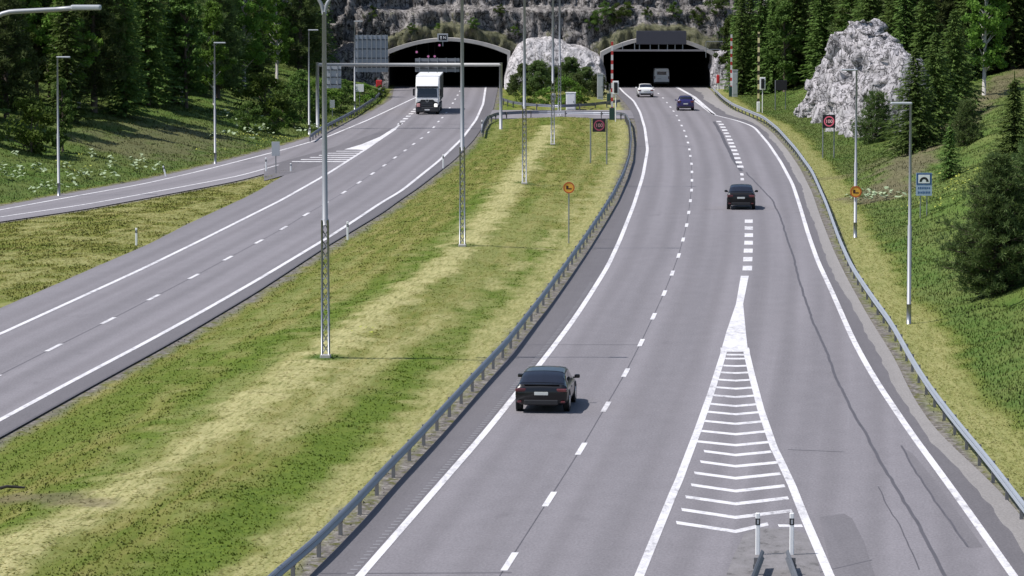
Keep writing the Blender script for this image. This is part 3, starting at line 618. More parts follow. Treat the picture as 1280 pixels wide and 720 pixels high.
for u, lab, du in ((952, 'left guard rail end at the gore, beside a white marker post', -22), (985, 'right guard rail end at the gore, beside a white marker post', 20)):
    p = gp(u, 711); q = gp(u+du, 770, 0); r = gp(u+du*2, 840, 0)
    guard_rail(lab, [(p[0], p[1]), (q[0], q[1]), (r[0], r[1]), (r[0]+.3, r[1]-20)], -1 if du < 0 else 1, mat('old_rail', (.12, .125, .14), .55, .4, .3, 1.), zt=.52)

# ------------------------------------------------------------------ lamp posts
def mast(u, v, label, at=None):
    x, y, z = (*at, hz(*at)) if at else hit(u, v); t = thing('lamp_mast', label, 'lamp post', (x, y, z), -.05, 'double armed lamp masts on the median')
    H = 14.0; b = MB()
    for sx, sy in ((-1, -1), (1, -1), (1, 1), (-1, 1)): b.tube([(sx*.14, sy*.14, .1), (sx*.12, sy*.12, 5.6)], .036, 6)
    k = 0
    for z0 in np.arange(.15, 5.4, .42):
        for (ax, ay), (bx, by) in (((-1, -1), (1, -1)), ((1, -1), (1, 1)), ((1, 1), (-1, 1)), ((-1, 1), (-1, -1))):
            r0 = .14-.02*z0/5.6; b.tube([(ax*r0, ay*r0, z0), (bx*r0, by*r0, z0+.42)], .022, 4)
    b.build('lattice_base', GALV, t, True)
    MB().box((0, 0, .06), (.42, .42, .14)).build('base_plate', CONC, t, bevel=.02)
    MB().tube([(0, 0, 5.4), (0, 0, 5.62), (0, 0, 5.65), (0, 0, H)], [.15, .15, .115, .085], 12).build('pole', POLE, t, True)
    for s in (-1, 1):
        P = [(0, 0, H-.15)]+[(s*(.05+.95*(1-cos(q))), 0, H+1.0*sin(q)*.85) for q in np.linspace(.1, pi/2, 9)]+[(s*2.0, 0, H+.9), (s*2.5, 0, H+.94)]
        a = MB().tube(P, [.075]*4+[.06]*(len(P)-4), 8).build('arm', POLE, t, True)
        MB().box((s*2.75, 0, H+.95), (.75, .26, .13)).build('lamp_head', GREY, a, bevel=.04)
mast(407, 447, 'nearest double armed lamp mast with lattice base, standing on the pale hay strip')
mast(578, 308, 'second nearest lamp mast, mid median, its base crossing the pale hay strip')
mast(655.5, 230, 'third lamp mast on the median, left of the yellow round sign')
mast(691, 181, 'fourth lamp mast on the median, with a small grey box, near the crossing')
mast(699.5, 146, 'farthest lamp mast, slim and standing right at the paved crossing rail')
x, y = HAY[0]; mast(0, 0, 'lamp mast outside the picture whose pale arm enters at the top left corner', (-13.35, 94.0))
def lamp(u, v, vt, head, label, grp):
    x, y, z = hit(u, v); H = HC+ray(u, vt)[2]*(y/ray(u, vt)[1])-z
    t = thing('street_lamp', label, 'lamp post', (x, y, z), 0, grp)
    MB().tube([(0, 0, -.3), (0, 0, H*.45), (0, 0, H*.452), (0, 0, H)], [.10, .095, .075, .055], 10).build('pole', POLE, t, True)
    MB().tube([(0, 0, 0), (0, 0, .9)], .11, 10).build('pole_sleeve', GALV, t, True)
    MB().box((head*.42, 0, H+.03), (.95, .30, .11)).build('lamp_head', GREY, t, bevel=.04); return t, x, y, z
gl, gr_ = 'slim lamp posts beside the left ramp', 'slim lamp posts on the right verge'
lamp(73.5, 245, 72, 1, 'slim lamp post farthest left, beside the ramp in front of the pale birch', gl)
lamp(269, 205, 54, 1, 'slim lamp post beside the ramp, between the birch and the spruces', gl)
lamp(386.5, 168, 38, 1, 'slim lamp post beside the ramp, where its guard rail begins', gl)
lamp(443.5, 137, 27, 1, 'farthest ramp lamp post, with a small white board, before the left tunnel', gl)
lamp(1136, 405, 130, -1, 'nearest slim lamp post behind the right guard rail, left of the blue sign', gr_)
RL = lamp(1069, 297, 88, -1, 'slim lamp post carrying a yellow round sign, right verge', gr_)

# ------------------------------------------------------------------ signs
def post(b, x, y, z0, z1, r=.038): return b.tube([(x, y, z0), (x, y, z1)], r, 8)
def no_lorries(t, x, y, z, r=.33, back=None):
    d = MB(); n = 28; d.prism([(x+r*cos(2*pi*k/n), z+r*sin(2*pi*k/n)) for k in range(n)], y-.012, y+.012).build('sign_plate', YEL, t)
    MB().ring((x, z), r, r*.80, y-.022, y-.0125).build('rim', ORED, t)
    b = MB(); k = r/.33; b.prism([(x-.16*k, z+.0*k), (x-.16*k, z+.12*k), (x-.03*k, z+.12*k), (x-.03*k, z-.03*k), (x+.16*k, z-.03*k), (x+.16*k, z-.09*k), (x-.16*k, z-.09*k)], y-.019, y-.0125)
    b.build('vehicle_symbol', mat('sign_black', (.06, .015, .01), .5), t)
x, y, z = hit(711, 304); t = thing('road_sign', 'yellow round sign with orange rim on its own post in the median', 'road sign', (x, y, z))
post(MB(), 0, 0, -.3, 3.4).build('post', GALV, t); zz = HC+ray(711, 234.5)[2]*y/ray(711, 234.5)[1]-z; no_lorries(t, 0, -.06, zz)
x, y = RL[1], RL[2]; t = thing('road_sign', 'yellow round sign with orange rim clamped to the right lamp post', 'road sign', (x, y, 0))
zz = HC+ray(1070, 239.5)[2]*y/ray(1070, 239.5)[1]; no_lorries(t, 0, -.16, zz, .34); MB().box((0, -.115, zz), (.06, .08, .5)).build('clamp', GALV, t)

def text(body, size, loc, m, parent, name='numerals', ext=.004):
    c = bpy.data.curves.new(name, 'FONT'); c.body = body; c.size = size; c.align_x = 'CENTER'; c.align_y = 'CENTER'; c.extrude = ext; c.offset = .012*size
    o = bpy.data.objects.new(name, c); COL.objects.link(o); o.parent = parent; o.location = loc; c.materials.append(m)
    me = bpy.data.meshes.new_from_object(o); bpy.data.objects.remove(o); bpy.data.curves.remove(c); o = bpy.data.objects.new(name, me); COL.objects.link(o); o.parent = parent; o.location = loc; o.rotation_euler = (pi/2, 0, 0); return o
def vms(label, uc, vc, w, h, legs, ring, num, nm=None):
    (ua, va), (ub, vb) = legs; p = hit(ua, va); q = hit(ub, vb); y = (p[1]+q[1])/2; x = gp(uc, 0, HC+3)[0]; x = (uc-640)/F*y/ray(uc, vc)[1]
    z = HC+ray(uc, vc)[2]*y/ray(uc, vc)[1]; t = thing('variable_speed_sign', label, 'road sign', (x, y, 0)); hx = abs(q[0]-p[0])/2
    for px_, zg in ((p[0]-x, p[2]), (q[0]-x, q[2])): post(MB(), px_, .0, zg-.3, z+h/2, .055).build('leg', GALV, t)
    MB().box((0, -.18, z), (w, .22, h)).build('cabinet', SCREEN, t, bevel=.015)
    if ring:
        MB().ring((0, z), .43, .335, -.305, -.292).build('lit_ring', ring, t); text(num, .40, (0, -.297, z-.01), nm, t)
    return t
vms('dim variable speed sign with red ring on two legs in the median', 748.8, 156.5, 1.05, 1.05, ((739,205),(757.5,203)), LEDR2, '100', LEDW2)
vms('bright variable speed sign with pink red ring on the right bank', 1036, 151.5, 1.05, 1.08, ((1026,196),(1045,199)), LEDR, '100', LEDW)
vms('blank dark square sign board on two legs at the right bank', 976.5, 106.5, 1.25, 1.1, ((970,138),(981,136)), None, '')
# blue tunnel sign
x, y, z = hit(1154.5, 272); t = thing('tunnel_sign', 'blue sign with tunnel symbol on the right bank, beside the lamp post', 'road sign', (x, y, z))
zt = HC+ray(1154, 216)[2]*y/ray(1154, 216)[1]-z; zb = HC+ray(1154, 244.5)[2]*y/ray(1154, 244.5)[1]-z; h = zt-zb; w = h*.70
for s in (-1, 1): post(MB(), s*.2, .04, -.3, zt, .035).build('leg', GALV, t)
MB().box((0, -.03, (zt+zb)/2), (w, .03, h)).build('panel', LBL, t)
MB().box((0, -.049, zt-h*.27), (w*.93, .008, h*.50)).build('blue_field', BLUE, t)
MB().box((0, -.056, zt-h*.27), (w*.72, .006, h*.37)).build('symbol_field', WHITE, t)
b = MB(); r = w*.30; zc = zt-h*.38
o_ = [(-r, zc-.02)]+[(r*cos(a)*.95, zc+r*.95*sin(a)) for a in np.linspace(pi, 0, 13)]+[(r, zc-.02), (r*.45, zc-.02)]+[(r*.45*cos(a), zc+r*.5*sin(a)) for a in np.linspace(0, pi, 9)]+[(-r*.45, zc-.02)]
b.prism(o_, -.064, -.060).build('tunnel_symbol', BLACK, t)
b = MB(); rr = random.Random(3)
for zc_, ww in ((zt-h*.66, .075), (zt-h*.86, .085)):
    b.box((0, -.048, zc_-.0), (.001, .006, .001))
for zc_, n_ in ((zt-h*.665, 7), (zt-h*.86, 8)):
    for i in range(n_):
        hh = rr.uniform(.10, .15)*h*.7; b.box((-w*.40+(i+.5)*w*.8/n_, -.048, zc_-(.1*h*.7-hh)/2*0), (w*.8/n_*.62, .006, hh))
b.build('lettering', BLUE, t)
# sign above the left portal
t = thing('lane_sign', 'small framed black sign with arrow on top of the left tunnel arch', 'road sign', (-8.85, 481.4, 0)); zz = HC+ray(554, 47)[2]*481.4/ray(554, 47)[1]
MB().box((0, 0, zz), (1.35, .22, 1.02)).build('frame', GREY, t, bevel=.02); MB().box((0, -.118, zz), (1.02, .012, .68)).build('screen', SCREEN, t)
ar = MB(); ar.prism([(-.27, zz-.24), (-.27, zz+.05), (-.36, zz+.05), (-.22, zz+.25), (-.08, zz+.05), (-.17, zz+.05), (-.17, zz-.24)], -.132, -.126).build('arrow', WHITE, t); text('N', .48, (.22, -.130, zz), WHITE, t, 'letter')
MB().box((0, .12, zz-.75), (.12, .1, .7)).build('bracket', GALV, t)
# left gantry and the sign backs on it
yg = gp(397, 161)[1]; GXL = (397-640)/F*yg; GXR = (626-640)/F*yg; gz = HC+ray(500, 81)[2]*yg/ray(500, 81)[1]
t = thing('gantry', 'grey pipe gantry spanning the left carriageway before the tunnel', 'gantry', (GXL, yg, 0))
MB().tube([(-.05, 0, gz), (GXR-GXL+.05, 0, gz)], .17, 10).build('beam', mat('gantry_paint', (.36, .36, .36), .5, .1), t, True)
for x in (0, GXR-GXL): MB().tube([(x, 0, -.2), (x, 0, gz+.2)], .17, 10).build('leg', POLE, t, True)
def back(label, u0, v0, u1, v1, nv, nh, dy=-.3, m=GREY, sl=0.):
    zt = HC+ray(u0, v0)[2]*yg/ray(u0, v0)[1]; zb = HC+ray(u0, v1)[2]*yg/ray(u0, v1)[1]; x0 = (u0-640)/F*yg; x1 = (u1-640)/F*yg
    t = thing('sign_back', label, 'road sign', ((x0+x1)/2, yg+dy, 0)); w = x1-x0
    MB().box((0, .03, (zt+zb)/2), (w, .05, zt-zb)).build('panel', m, t)
    for i in range(nv): MB().box((-w/2+w*(i+.5)/nv, -.06, (zt+zb)/2), (.09, .12, zt-zb+.1)).build('upright', GALV, t)
    for i in range(nh): MB().box((0, -.02, zb+(zt-zb)*(i+.5)/nh), (w*.99, .045, .09)).build('cross_rail', GREYD, t)
    return t
back('pale square sign back hanging under the left end of the gantry', 409, 82.5, 427, 110, 2, 3, -.35)
back('tall ribbed sign back standing above the gantry, left of the tunnel', 444.5, 44, 485, 90, 7, 4, .35, mat('sign_back_blue', (.27, .30, .35), .5, .3))
back('long low sign back on the gantry in front of the left tunnel', 519, 73, 574.5, 90, 5, 2, .35, mat('sign_back_dull', (.22, .23, .26), .6, .2))
# overhead panel at the right portal
yo = 480.6; t = thing('overhead_sign', 'wide dark overhead panel above the right tunnel mouth', 'road sign', (18, yo, 0))
zf = lambda v: HC+ray(800, v)[2]*yo/ray(800, v)[1]; xf = lambda u: (u-640)/F*yo-18
MB().box(((xf(795)+xf(857.5))/2, 0, (zf(38.5)+zf(55.5))/2), (xf(857.5)-xf(795), .35, zf(38.5)-zf(55.5))).build('panel', mat('dark_slate_panel', (.050, .050, .068), .55), t, bevel=.03)
MB().box(((xf(764)+xf(880))/2, .0, zf(63)), (xf(880)-xf(764), .2, .24)).build('beam', mat('beam_grey', (.22, .21, .23), .6), t)
for u in (778, 793, 799, 812.5, 823, 834, 843.5, 853): MB().box((xf(u), .1, (zf(55)+zf(62))/2), (.10, .1, .85)).build('strut', GALV, t)
# lane signals inside the left tunnel
for u, v, lab in ((521,65,'pale pink lane signal lamp hanging deepest left in the left tunnel'), (535.5,70.5,'left pink lane signal lamp above the long gantry sign'), (543.5,70.5,'right pink lane signal lamp above the long gantry sign'), (549.5,56.5,'small red signal lamp under the crown of the left tunnel')):
    yy = 489.; t = thing('lane_signal', lab, 'signal', ((u-640)/F*yy, yy, HC+ray(u, v)[2]*yy/ray(u, v)[1])); MB().box((0, .1, 0), (.45, .2, .45)).build('housing', BLACK, t); MB().ring((0, 0), .13, .05, -.02, -.005, 16).build('lamp', LEDP, t); zr = 5.8-t.location.z; MB().tube([(0, .15, .2), (0, .15, max(.5, zr))], .03, 6).build('hanger', GREYD, t)

# ------------------------------------------------------------------ barriers, cabinets, marker posts
def barrier(label, u, v, vt, m, box, name='boom_barrier'):
    x, y, z = hit(u, v); H = HC+ray(u, vt)[2]*y/ray(u, vt)[1]-z; t = thing(name, label, 'barrier', (x, y, z))
    MB().box((0, .12, H/2+.4), (.22, .07, H-.8)).build('boom', m, t)
    if box: MB().box((0, 0, .6), (.55, .5, 1.3)).build('drive_housing', DKG, t, bevel=.04)
    else: MB().box((0, 0, .55), (.35, .4, 1.1)).build('drive_housing', WHITE, t, bevel=.04)
    MB().box((.0, .12, .45), (.3, .12, .9)).build('counterweight', WHITE if box else BLACK, t, bevel=.03); return t
barrier('red and white raised barrier boom left of the right tunnel mouth', 765, 150, 52, STR_R, True)
barrier('red and white raised barrier boom right of the right tunnel, by the rail', 914, 121, 43, STR_R, True)
barrier('yellow and black raised barrier boom on the right bank', 948, 140, 40, STR_Y, False)
x, y, z = hit(761, 131); t = thing('drive_cabinet', 'dark green cabinet at the left jamb of the right tunnel', 'cabinet', (x, y, z)); MB().box((0, 0, .65), (.45, .5, 1.3)).build('cabinet_body', DKG, t, bevel=.04); MB().box((0, -.26, .7), (.36, .02, .9)).build('door', DKG, t, bevel=.01); MB().tube([(.05, 0, 1.3), (.05, 0, 2.4)], .04).build('mast', GALV, t)
def signal(label, u, v, ub, vb):
    x, y, z = hit(ub, vb); x = (u-640)/F*y; zz = HC+ray(u, v)[2]*y/ray(u, v)[1]-z; t = thing('traffic_signal', label, 'signal', (x, y, z))
    MB().box((0, 0, zz), (.62, .08, 1.35)).build('backboard', WHITE, t, bevel=.05); MB().box((0, -.10, zz), (.36, .16, 1.05)).build('signal_head', BLACK, t, bevel=.05)
    for k in (-1, 0, 1): MB().ring((0, zz+k*.32), .12, .09, -.22, -.18, 14).build('lens_hood', BLACK, t)
    MB().tube([(0, .06, -.3), (0, .06, zz)], .05).build('post', WHITE, t)
signal('black signal head with white backboard left of the right tunnel', 769.5, 109.5, 770, 152)
signal('black signal head with white backboard beside the yellow barrier boom', 953, 104.5, 953, 141)
def cabinet(label, u0, u1, vt, vb, m, name='cabinet', d=.8):
    x, y, z = hit((u0+u1)/2, vb); w = (u1-u0)/F*y; H = HC+ray(u0, vt)[2]*y/ray(u0, vt)[1]-z; t = thing(name, label, 'cabinet', (x, y, z))
    MB().box((0, 0, H/2-.05), (w, d, H+.1)).build('cabinet_body', m, t, bevel=.03); MB().box((0, -d/2-.012, H*.5), (w*.8, .02, H*.8)).build('door', m, t, bevel=.01); MB().box((0, 0, H+.03), (w*1.1, d*1.1, .06)).build('lid', m, t, bevel=.015)
    MB().box((w*.28, -d/2-.035, H*.5), (.05, .03, .18)).build('handle', GREYD, t); return t
cabinet('plain white cabinet standing in front of the shrubs behind the crossing rail', 707.5, 719.5, 116, 138, WHITE)
cabinet('tall pale grey pillar cabinet against the left jamb of the right tunnel', 746.5, 754, 93, 124, GREY)
cabinet('pale grey cabinet behind the dark green barrier housing, right verge', 915, 922, 88, 121, GREY)
x, y, z = hit(691.5, 138); t = thing('camera_unit', 'small grey traffic camera unit on a stubby post beside the farthest masts', 'camera', (x, y, z)); MB().tube([(0, 0, 0), (0, 0, 1.2)], .09).build('post', GALV, t); MB().box((0, 0, 1.5), (.5, .5, .7)).build('housing', GREY, t, bevel=.06); MB().ring((.02, 1.5), .15, .04, -.33, -.25).build('lens', BLACK, t)
# steel frame right of the right portal
x0, y0, z0 = 27.2, 477.5, 0; t = thing('steel_frame', 'open grey steel frame on the rock beside the right tunnel', 'frame', (x0, y0, 0)); fz = lambda v: HC+ray(900, v)[2]*y0/ray(900, v)[1]
for dx in (-2.6, -.2, 1.5): MB().tube([(dx, 0, fz(72) if dx < 1 else 0), (dx, 0, fz(52))], .05, 6).build('upright', GALV, t)
for v in (52, 62): MB().tube([(-2.6, 0, fz(v)), (1.5, 0, fz(v))], .045, 6).build('cross_rail', GALV, t)
def hydrant(label, u, v, w, h):
    x, y, z = hit(u, v); t = thing('emergency_post', label, 'emergency post', (x, y, z)); MB().box((0, 0, h*.28), (w*.35, .15, h*.6)).build('foot', WHITE, t, bevel=.02); MB().box((0, -.02, h*.75), (w, .25, h*.55)).build('red_box', RED, t, bevel=.06); MB().box((0, -.16, h*.75), (w*.7, .02, h*.35)).build('door', RED, t, bevel=.01)
hydrant('red emergency box on a white foot beside the left tunnel mouth', 474, 117, .75, 1.6); hydrant('narrow red emergency box beside the right tunnel mouth', 897.5, 113, .38, 1.9)
def plate(label, u, v, ub, vb, w, h, m=GREY, legs=1):
    x, y, z = hit(ub, vb); x = (u-640)/F*y; zz = HC+ray(u, v)[2]*y/ray(u, v)[1]-z; t = thing('small_sign', label, 'road sign', (x, y, z)); MB().box((0, -.02, zz), (w, .03, h)).build('panel', m, t, bevel=.008)
    MB().box((0, .01, zz), (w*.25, .03, h*.96)).build('stiffener', GREYD, t); MB().tube([(0, .05, -.3), (0, .05, zz+h*.45)], .04).build('post', GALV, t); return t
plate('grey back of a narrow sign at the tip of the left gore', 344.5, 186, 344, 217, .62, 1.1)
plate('small white board between the ramp lamp post and the left rock face', 449.5, 110, 449, 133, .95, .85, WHITE)
plate('small grey plate low in the weeds under the square sign back', 415.5, 130, 416, 146, .5, .8)
def marker(label, u, v, vt, lean=0.):
    x, y, z = hit(u, v); H = max(.6, HC+ray(u, vt)[2]*y/ray(u, vt)[1]-z); t = thing('marker_post', label, 'marker post', (x, y, z), 0, 'white roadside marker posts'); t.rotation_euler = (0, lean, 0)
    MB().box((0, 0, H*.5-.1), (.12, .09, H+.2)).build('stem', WHITE, t, bevel=.02); MB().box((0, 0, H*.80), (.128, .098, H*.17)).build('black_band', BLACK, t, bevel=.02); MB().box((0, -.051, H*.80), (.05, .01, H*.10)).build('reflector', GREY, t)
for a in ((947,696,641,'left white marker post at the tip of the chevrons'), (989.5,696,641,'right white marker post at the tip of the chevrons'), (170.5,307,285,'lone white marker post in the grass left of the left carriageway'), (207.5,221,207,'leaning white marker post on the weedy bank above the ramp',-.25), (434.5,300,277,'white marker post at the median edge of the left carriageway, nearest of them'), (554,211,193,'white marker post on the median, halfway up the left carriageway'), (602.5,167,150,'white marker post at the end of the wrapped guard rail'), (332.5,215,197,'left white marker post at the wedge between ramp and carriageway'), (363.5,215,204,'right short marker post at the wedge between ramp and carriageway'), (387.5,171,160,'white marker post at the start of the ramp guard rail')):
    marker(a[3], a[0], a[1], a[2], a[4] if len(a) > 4 else 0)
p = hit(-14, 617); q = hit(31, 612); t = tag(MB().tube([(p[0], p[1], p[2]+.08), ((p[0]+q[0])/2, (p[1]+q[1])/2, (p[2]+q[2])/2+.16), (q[0], q[1], q[2]+.06)], [.05, .05, .035], 7).build('fallen_branch', mat('dark_wood', (.025, .022, .02), .8)), 'dark bare stick lying on the mown grass at the left edge', 'branch')

# ------------------------------------------------------------------ vehicles
class Body:
    def __init__(s, prof):
        P = np.array(prof, float); s.y0, s.y1 = P[0, 0], P[-1, 0]
        s.ys = np.unique(np.concatenate([np.linspace(s.y0, s.y1, 60), P[:, 0]])); I = [np.interp(s.ys, P[:, 0], P[:, k]) for k in range(1, 6)]
        k = np.array([1, 2, 3, 2, 1])/9.
        I = [np.concatenate([[v[0]], np.convolve(np.pad(v, 2, 'edge'), k, 'valid')[1:-1], [v[-1]]]) for v in I]
        zb, zl, zt, hw, ht = I; dk = sst(.02, .25, zt-zl); R_ = []
        for b, l, t, w, h, d in zip(zb, zl, zt, hw, ht, dk):
            hb = w*.93; h2 = h*d+(1-d)*w*.80
            R_.append([(0, b), (w*.78, b), (w*.955, b+.09), (w*.99, b+.22), (w, b+.55*(l-b)), (w*.985, l-.08), (hb+.01, l-.01), (hb*.985, l+.02*d), (hb*.42+h2*.58, l+.55*(t-l)), (h2+.03, t-.10*d), (h2-.05, t-.03*d), (h2*.6, t), (0, t+.015)])
        s.R = np.array(R_)
    def at(s, y, q):
        i = np.clip(np.searchsorted(s.ys, y)-1, 0, len(s.ys)-2); f = (y-s.ys[i])/(s.ys[i+1]-s.ys[i]); a = s.R[i]*(1-f)+s.R[i+1]*f
        j = min(int(q), len(a)-2); g = q-j; p = a[j]*(1-g)+a[j+1]*g; return np.array([p[0], y, p[1]])
    def nrm(s, y, q):
        e = .02; a = s.at(min(y+e, s.y1), q)-s.at(max(y-e, s.y0), q); q0, q1 = max(q-.1, 0), min(q+.1, 11.999); b = s.at(y, q1)-s.at(y, q0)
        n = np.cross(b, a); n = -n if n[0]*1.0+n[2]*.5 < 0 and abs(n[0]) > 1e-6 else n; L = np.linalg.norm(n); return n/L if L else np.array([0, 0, 1.])
    def mesh(s):
        b = MB(); n = s.R.shape[1]; V = []
        for y, r in zip(s.ys, s.R): V += [(x, y, z) for x, z in r]+[(-x, y, z) for x, z in r[-2:0:-1]]
        m = 2*n-2; k = len(s.ys); b.add(V, [(i*m+j, i*m+(j+1) % m, (i+1)*m+(j+1) % m, (i+1)*m+j) for i in range(k-1) for j in range(m)]+[tuple(range(m))[::-1], tuple(range((k-1)*m, k*m))]); return b
    def patch(s, c, off=.012, sg=1, nu=8, nv=4, both=False):
        """c: four corners (y,q) in order; returns an MB of a curved pane lying on the body"""
        b = MB(); V = []; c = [np.array(p, float) for p in c]
        def P(u, v):
            p = (c[0]*(1-u)+c[1]*u)*(1-v)+(c[3]*(1-u)+c[2]*u)*v; nn = s.nrm(p[0], p[1]); nn = nn if nn[2] > -.2 else -nn; w = s.at(p[0], p[1])+nn*off; return w
        for side in ((1, -1) if both else (sg,)):
            V = [(P(i/nu, j/nv)*np.array([side, 1, 1])) for i in range(nu+1) for j in range(nv+1)]
            b.add(V, [(i*(nv+1)+j, (i+1)*(nv+1)+j, (i+1)*(nv+1)+j+1, i*(nv+1)+j+1)[::side] for i in range(nu) for j in range(nv)])
        return b
def wheel(t, x, y, r, w=.22):
    s = 1 if x > 0 else -1; tt = MB().tube([(x-w/2, y, r), (x-w/2+.03, y, r), (x+w/2-.03, y, r), (x+w/2, y, r)], [r*.92, r, r, r*.92], 24).build('wheel', RUBBER, t, False)
    MB().tube([(x+s*(w/2-.01), y, r), (x+s*(w/2+.012), y, r)], [r*.64, r*.58], 20).build('rim', CHROME, tt)
def car(name, label, u, v, f, paint, prof, rear, roof, sides, wb, r=.34, spoiler=False, lamps=(.90, .78, .16), plate_z=.80, yaw=0, bump=None, mirror=.98):
    x, y = gp(u, v); B = Body(prof); L2 = B.y1; t = thing(name, label, 'car', (x, y+L2, .004)); dy = f(np.array([y+8.]))-f(np.array([y-2.])); t.rotation_euler = (0, 0, -math.atan2(float(dy[0]), 10)+yaw)
    B.mesh().build('body', paint, t, True)
    B.patch([(rear[0], 9.4), (rear[1], 9.6), (rear[1], 12), (rear[0], 12)], .012, both=True).build('rear_window', GLASS, t, True)
    B.patch([(roof[0], 9.4), (roof[1], 9.6), (roof[1], 12), (roof[0], 12)], .012, both=True).build('windscreen', GLASS, t, True)
    for sg in (1, -1):
        for a, b_ in sides: B.patch([(a, 7.25), (b_, 7.25), (b_-.12 if b_ > .6 else b_, 8.85), (a+.1 if a < -1 else a, 8.85)], .012, sg).build('side_window', GLASS, t, True)
        w = np.interp(B.y0+.15, [p[0] for p in prof], [p[4] for p in prof]); z = lamps[0]
        q = MB(); q.box((sg*(w-.20), B.y0+.045, z), (.38, .16, lamps[2]), -sg*.22); q.build('tail_lamp', TAIL, t, bevel=.03)
        MB().box((sg*(w-.16), B.y0+.0, .42), (.16, .06, .07)).build('rear_reflector', TAIL, t, bevel=.015)
        wy = B.ys; hw = np.interp(mirror, [p[0] for p in prof], [p[4] for p in prof]); zz = np.interp(mirror, [p[0] for p in prof], [p[2] for p in prof])
        mm = MB().box((sg*(hw+.10), mirror-.02, zz+.09), (.20, .12, .14), sg*.2).build('door_mirror', paint, t, bevel=.04); MB().box((sg*(hw+.0), mirror, zz+.04), (.10, .06, .05)).build('stalk', BLACK, mm)
        MB().box((sg*(np.interp(-.2, [p[0] for p in prof], [p[4] for p in prof])+.008), -.35, zz-.13), (.02, .2, .03)).build('door_handle', paint, t)
        for wy_ in (-wb/2, wb/2):
            hw = np.interp(wy_, [p[0] for p in prof], [p[4] for p in prof]); wheel(t, sg*(hw-.10), wy_, r)
            MB().ring((0, 0), r+.055, r-.01, -.03, .03, 20).build('wheel_arch', BLACK, t)
            o = COL.objects[-1]; o.rotation_euler = (0, 0, pi/2); o.location = (sg*(hw-.012), wy_, r+.01)
    MB().box((0, B.y0-.0, plate_z), (.50, .05, .115)).build('number_plate', PLATE, t, bevel=.006)
    MB().box((0, B.y0+.05, .40), (1.25, .16, .20)).build('rear_bumper', BLACK, t, bevel=.04)
    if spoiler:
        MB().box((0, rear[0]-.16, spoiler), (1.28, .16, .035)).build('spoiler', paint, t, bevel=.012)
    return t
PB = mat('black_car_paint', (.006, .006, .008), .28, .0, .02, 1, spec=.4, coat=.35); PB2 = mat('black_hatch_paint', (.006, .006, .007), .35, .0, .02, 1, spec=.3, coat=.2)
PBL = mat('blue_violet_paint', (.025, .020, .115), .3, .1, .02, 1, coat=.5); PW = mat('white_car_paint', (.80, .80, .80), .3, .0, .02, 1, coat=.4)
SUVP = [(-2.33,.46,.80,.82,.86,.76),(-2.28,.36,.95,.97,.935,.80),(-2.18,.30,.98,1.02,.95,.79),(-2.0,.28,.98,1.09,.955,.78),(-1.6,.26,.97,1.28,.955,.75),(-1.15,.24,.95,1.41,.955,.73),(-.3,.22,.94,1.46,.955,.71),(.5,.22,.93,1.42,.95,.71),(.95,.22,.92,1.27,.95,.73),(1.45,.22,.90,.94,.945,.75),(2.0,.25,.83,.86,.91,.74),(2.25,.32,.72,.74,.82,.66),(2.33,.42,.62,.64,.70,.6)]
car('parked_car'.replace('parked_', 'passenger_'), 'nearest black coupe shaped car driving away in the left lane', 684, 517, XRd, PB, SUVP, (-2.02,-1.2), (.62,1.38), ((-1.45,-.35),(-.28,.85)), 2.85, .36, 1.035, (.84,.8,.12), .72)
HAT = [(-2.2,.48,.86,.88,.80,.70),(-2.15,.36,1.02,1.04,.88,.74),(-2.05,.30,1.06,1.09,.905,.75),(-1.8,.26,1.06,1.20,.91,.73),(-1.3,.24,1.03,1.45,.915,.70),(-.8,.22,1.0,1.55,.915,.68),(-.1,.2,.99,1.57,.915,.67),(.5,.2,.98,1.50,.91,.68),(1.3,.2,.95,1.0,.90,.70),(1.9,.24,.84,.87,.87,.68),(2.2,.40,.62,.64,.68,.55)]
car('passenger_car', 'black saloon car beside the block markings in the exit lane split', 929, 262.5, XRd, PB2, HAT, (-1.82,-.95), (.58,1.22), ((-1.2,-.3),(-.24,.8)), 2.65, .33, False, (.90,.8,.15), .79, yaw=-.01, mirror=.75)
MPV = [(-2.1,.48,.90,.92,.80,.66),(-2.06,.36,1.06,1.10,.88,.68),(-1.95,.30,1.06,1.25,.90,.67),(-1.7,.26,1.05,1.52,.905,.64),(-1.2,.24,1.03,1.58,.905,.62),(-.1,.2,1.0,1.58,.905,.61),(.5,.2,.98,1.52,.90,.62),(1.3,.2,.95,1.0,.89,.66),(1.85,.24,.85,.88,.86,.66),(2.1,.40,.64,.66,.68,.55)]
car('passenger_car', 'dark violet blue car following the white car toward the right tunnel', 857.5, 138.5, XRd, PBL, MPV, (-1.95,-1.68), (.58,1.22), ((-1.45,-.3),(-.24,.8)), 2.6, .33, False, (.98,.8,.2), .75, mirror=.75)
car('passenger_car', 'white car about to enter the right tunnel in the left lane', 807, 121.8, XRl, PW, HAT, (-1.82,-.95), (.58,1.22), ((-1.2,-.3),(-.24,.8)), 2.65, .33, False, (.84,.8,.14), .72, mirror=.75)
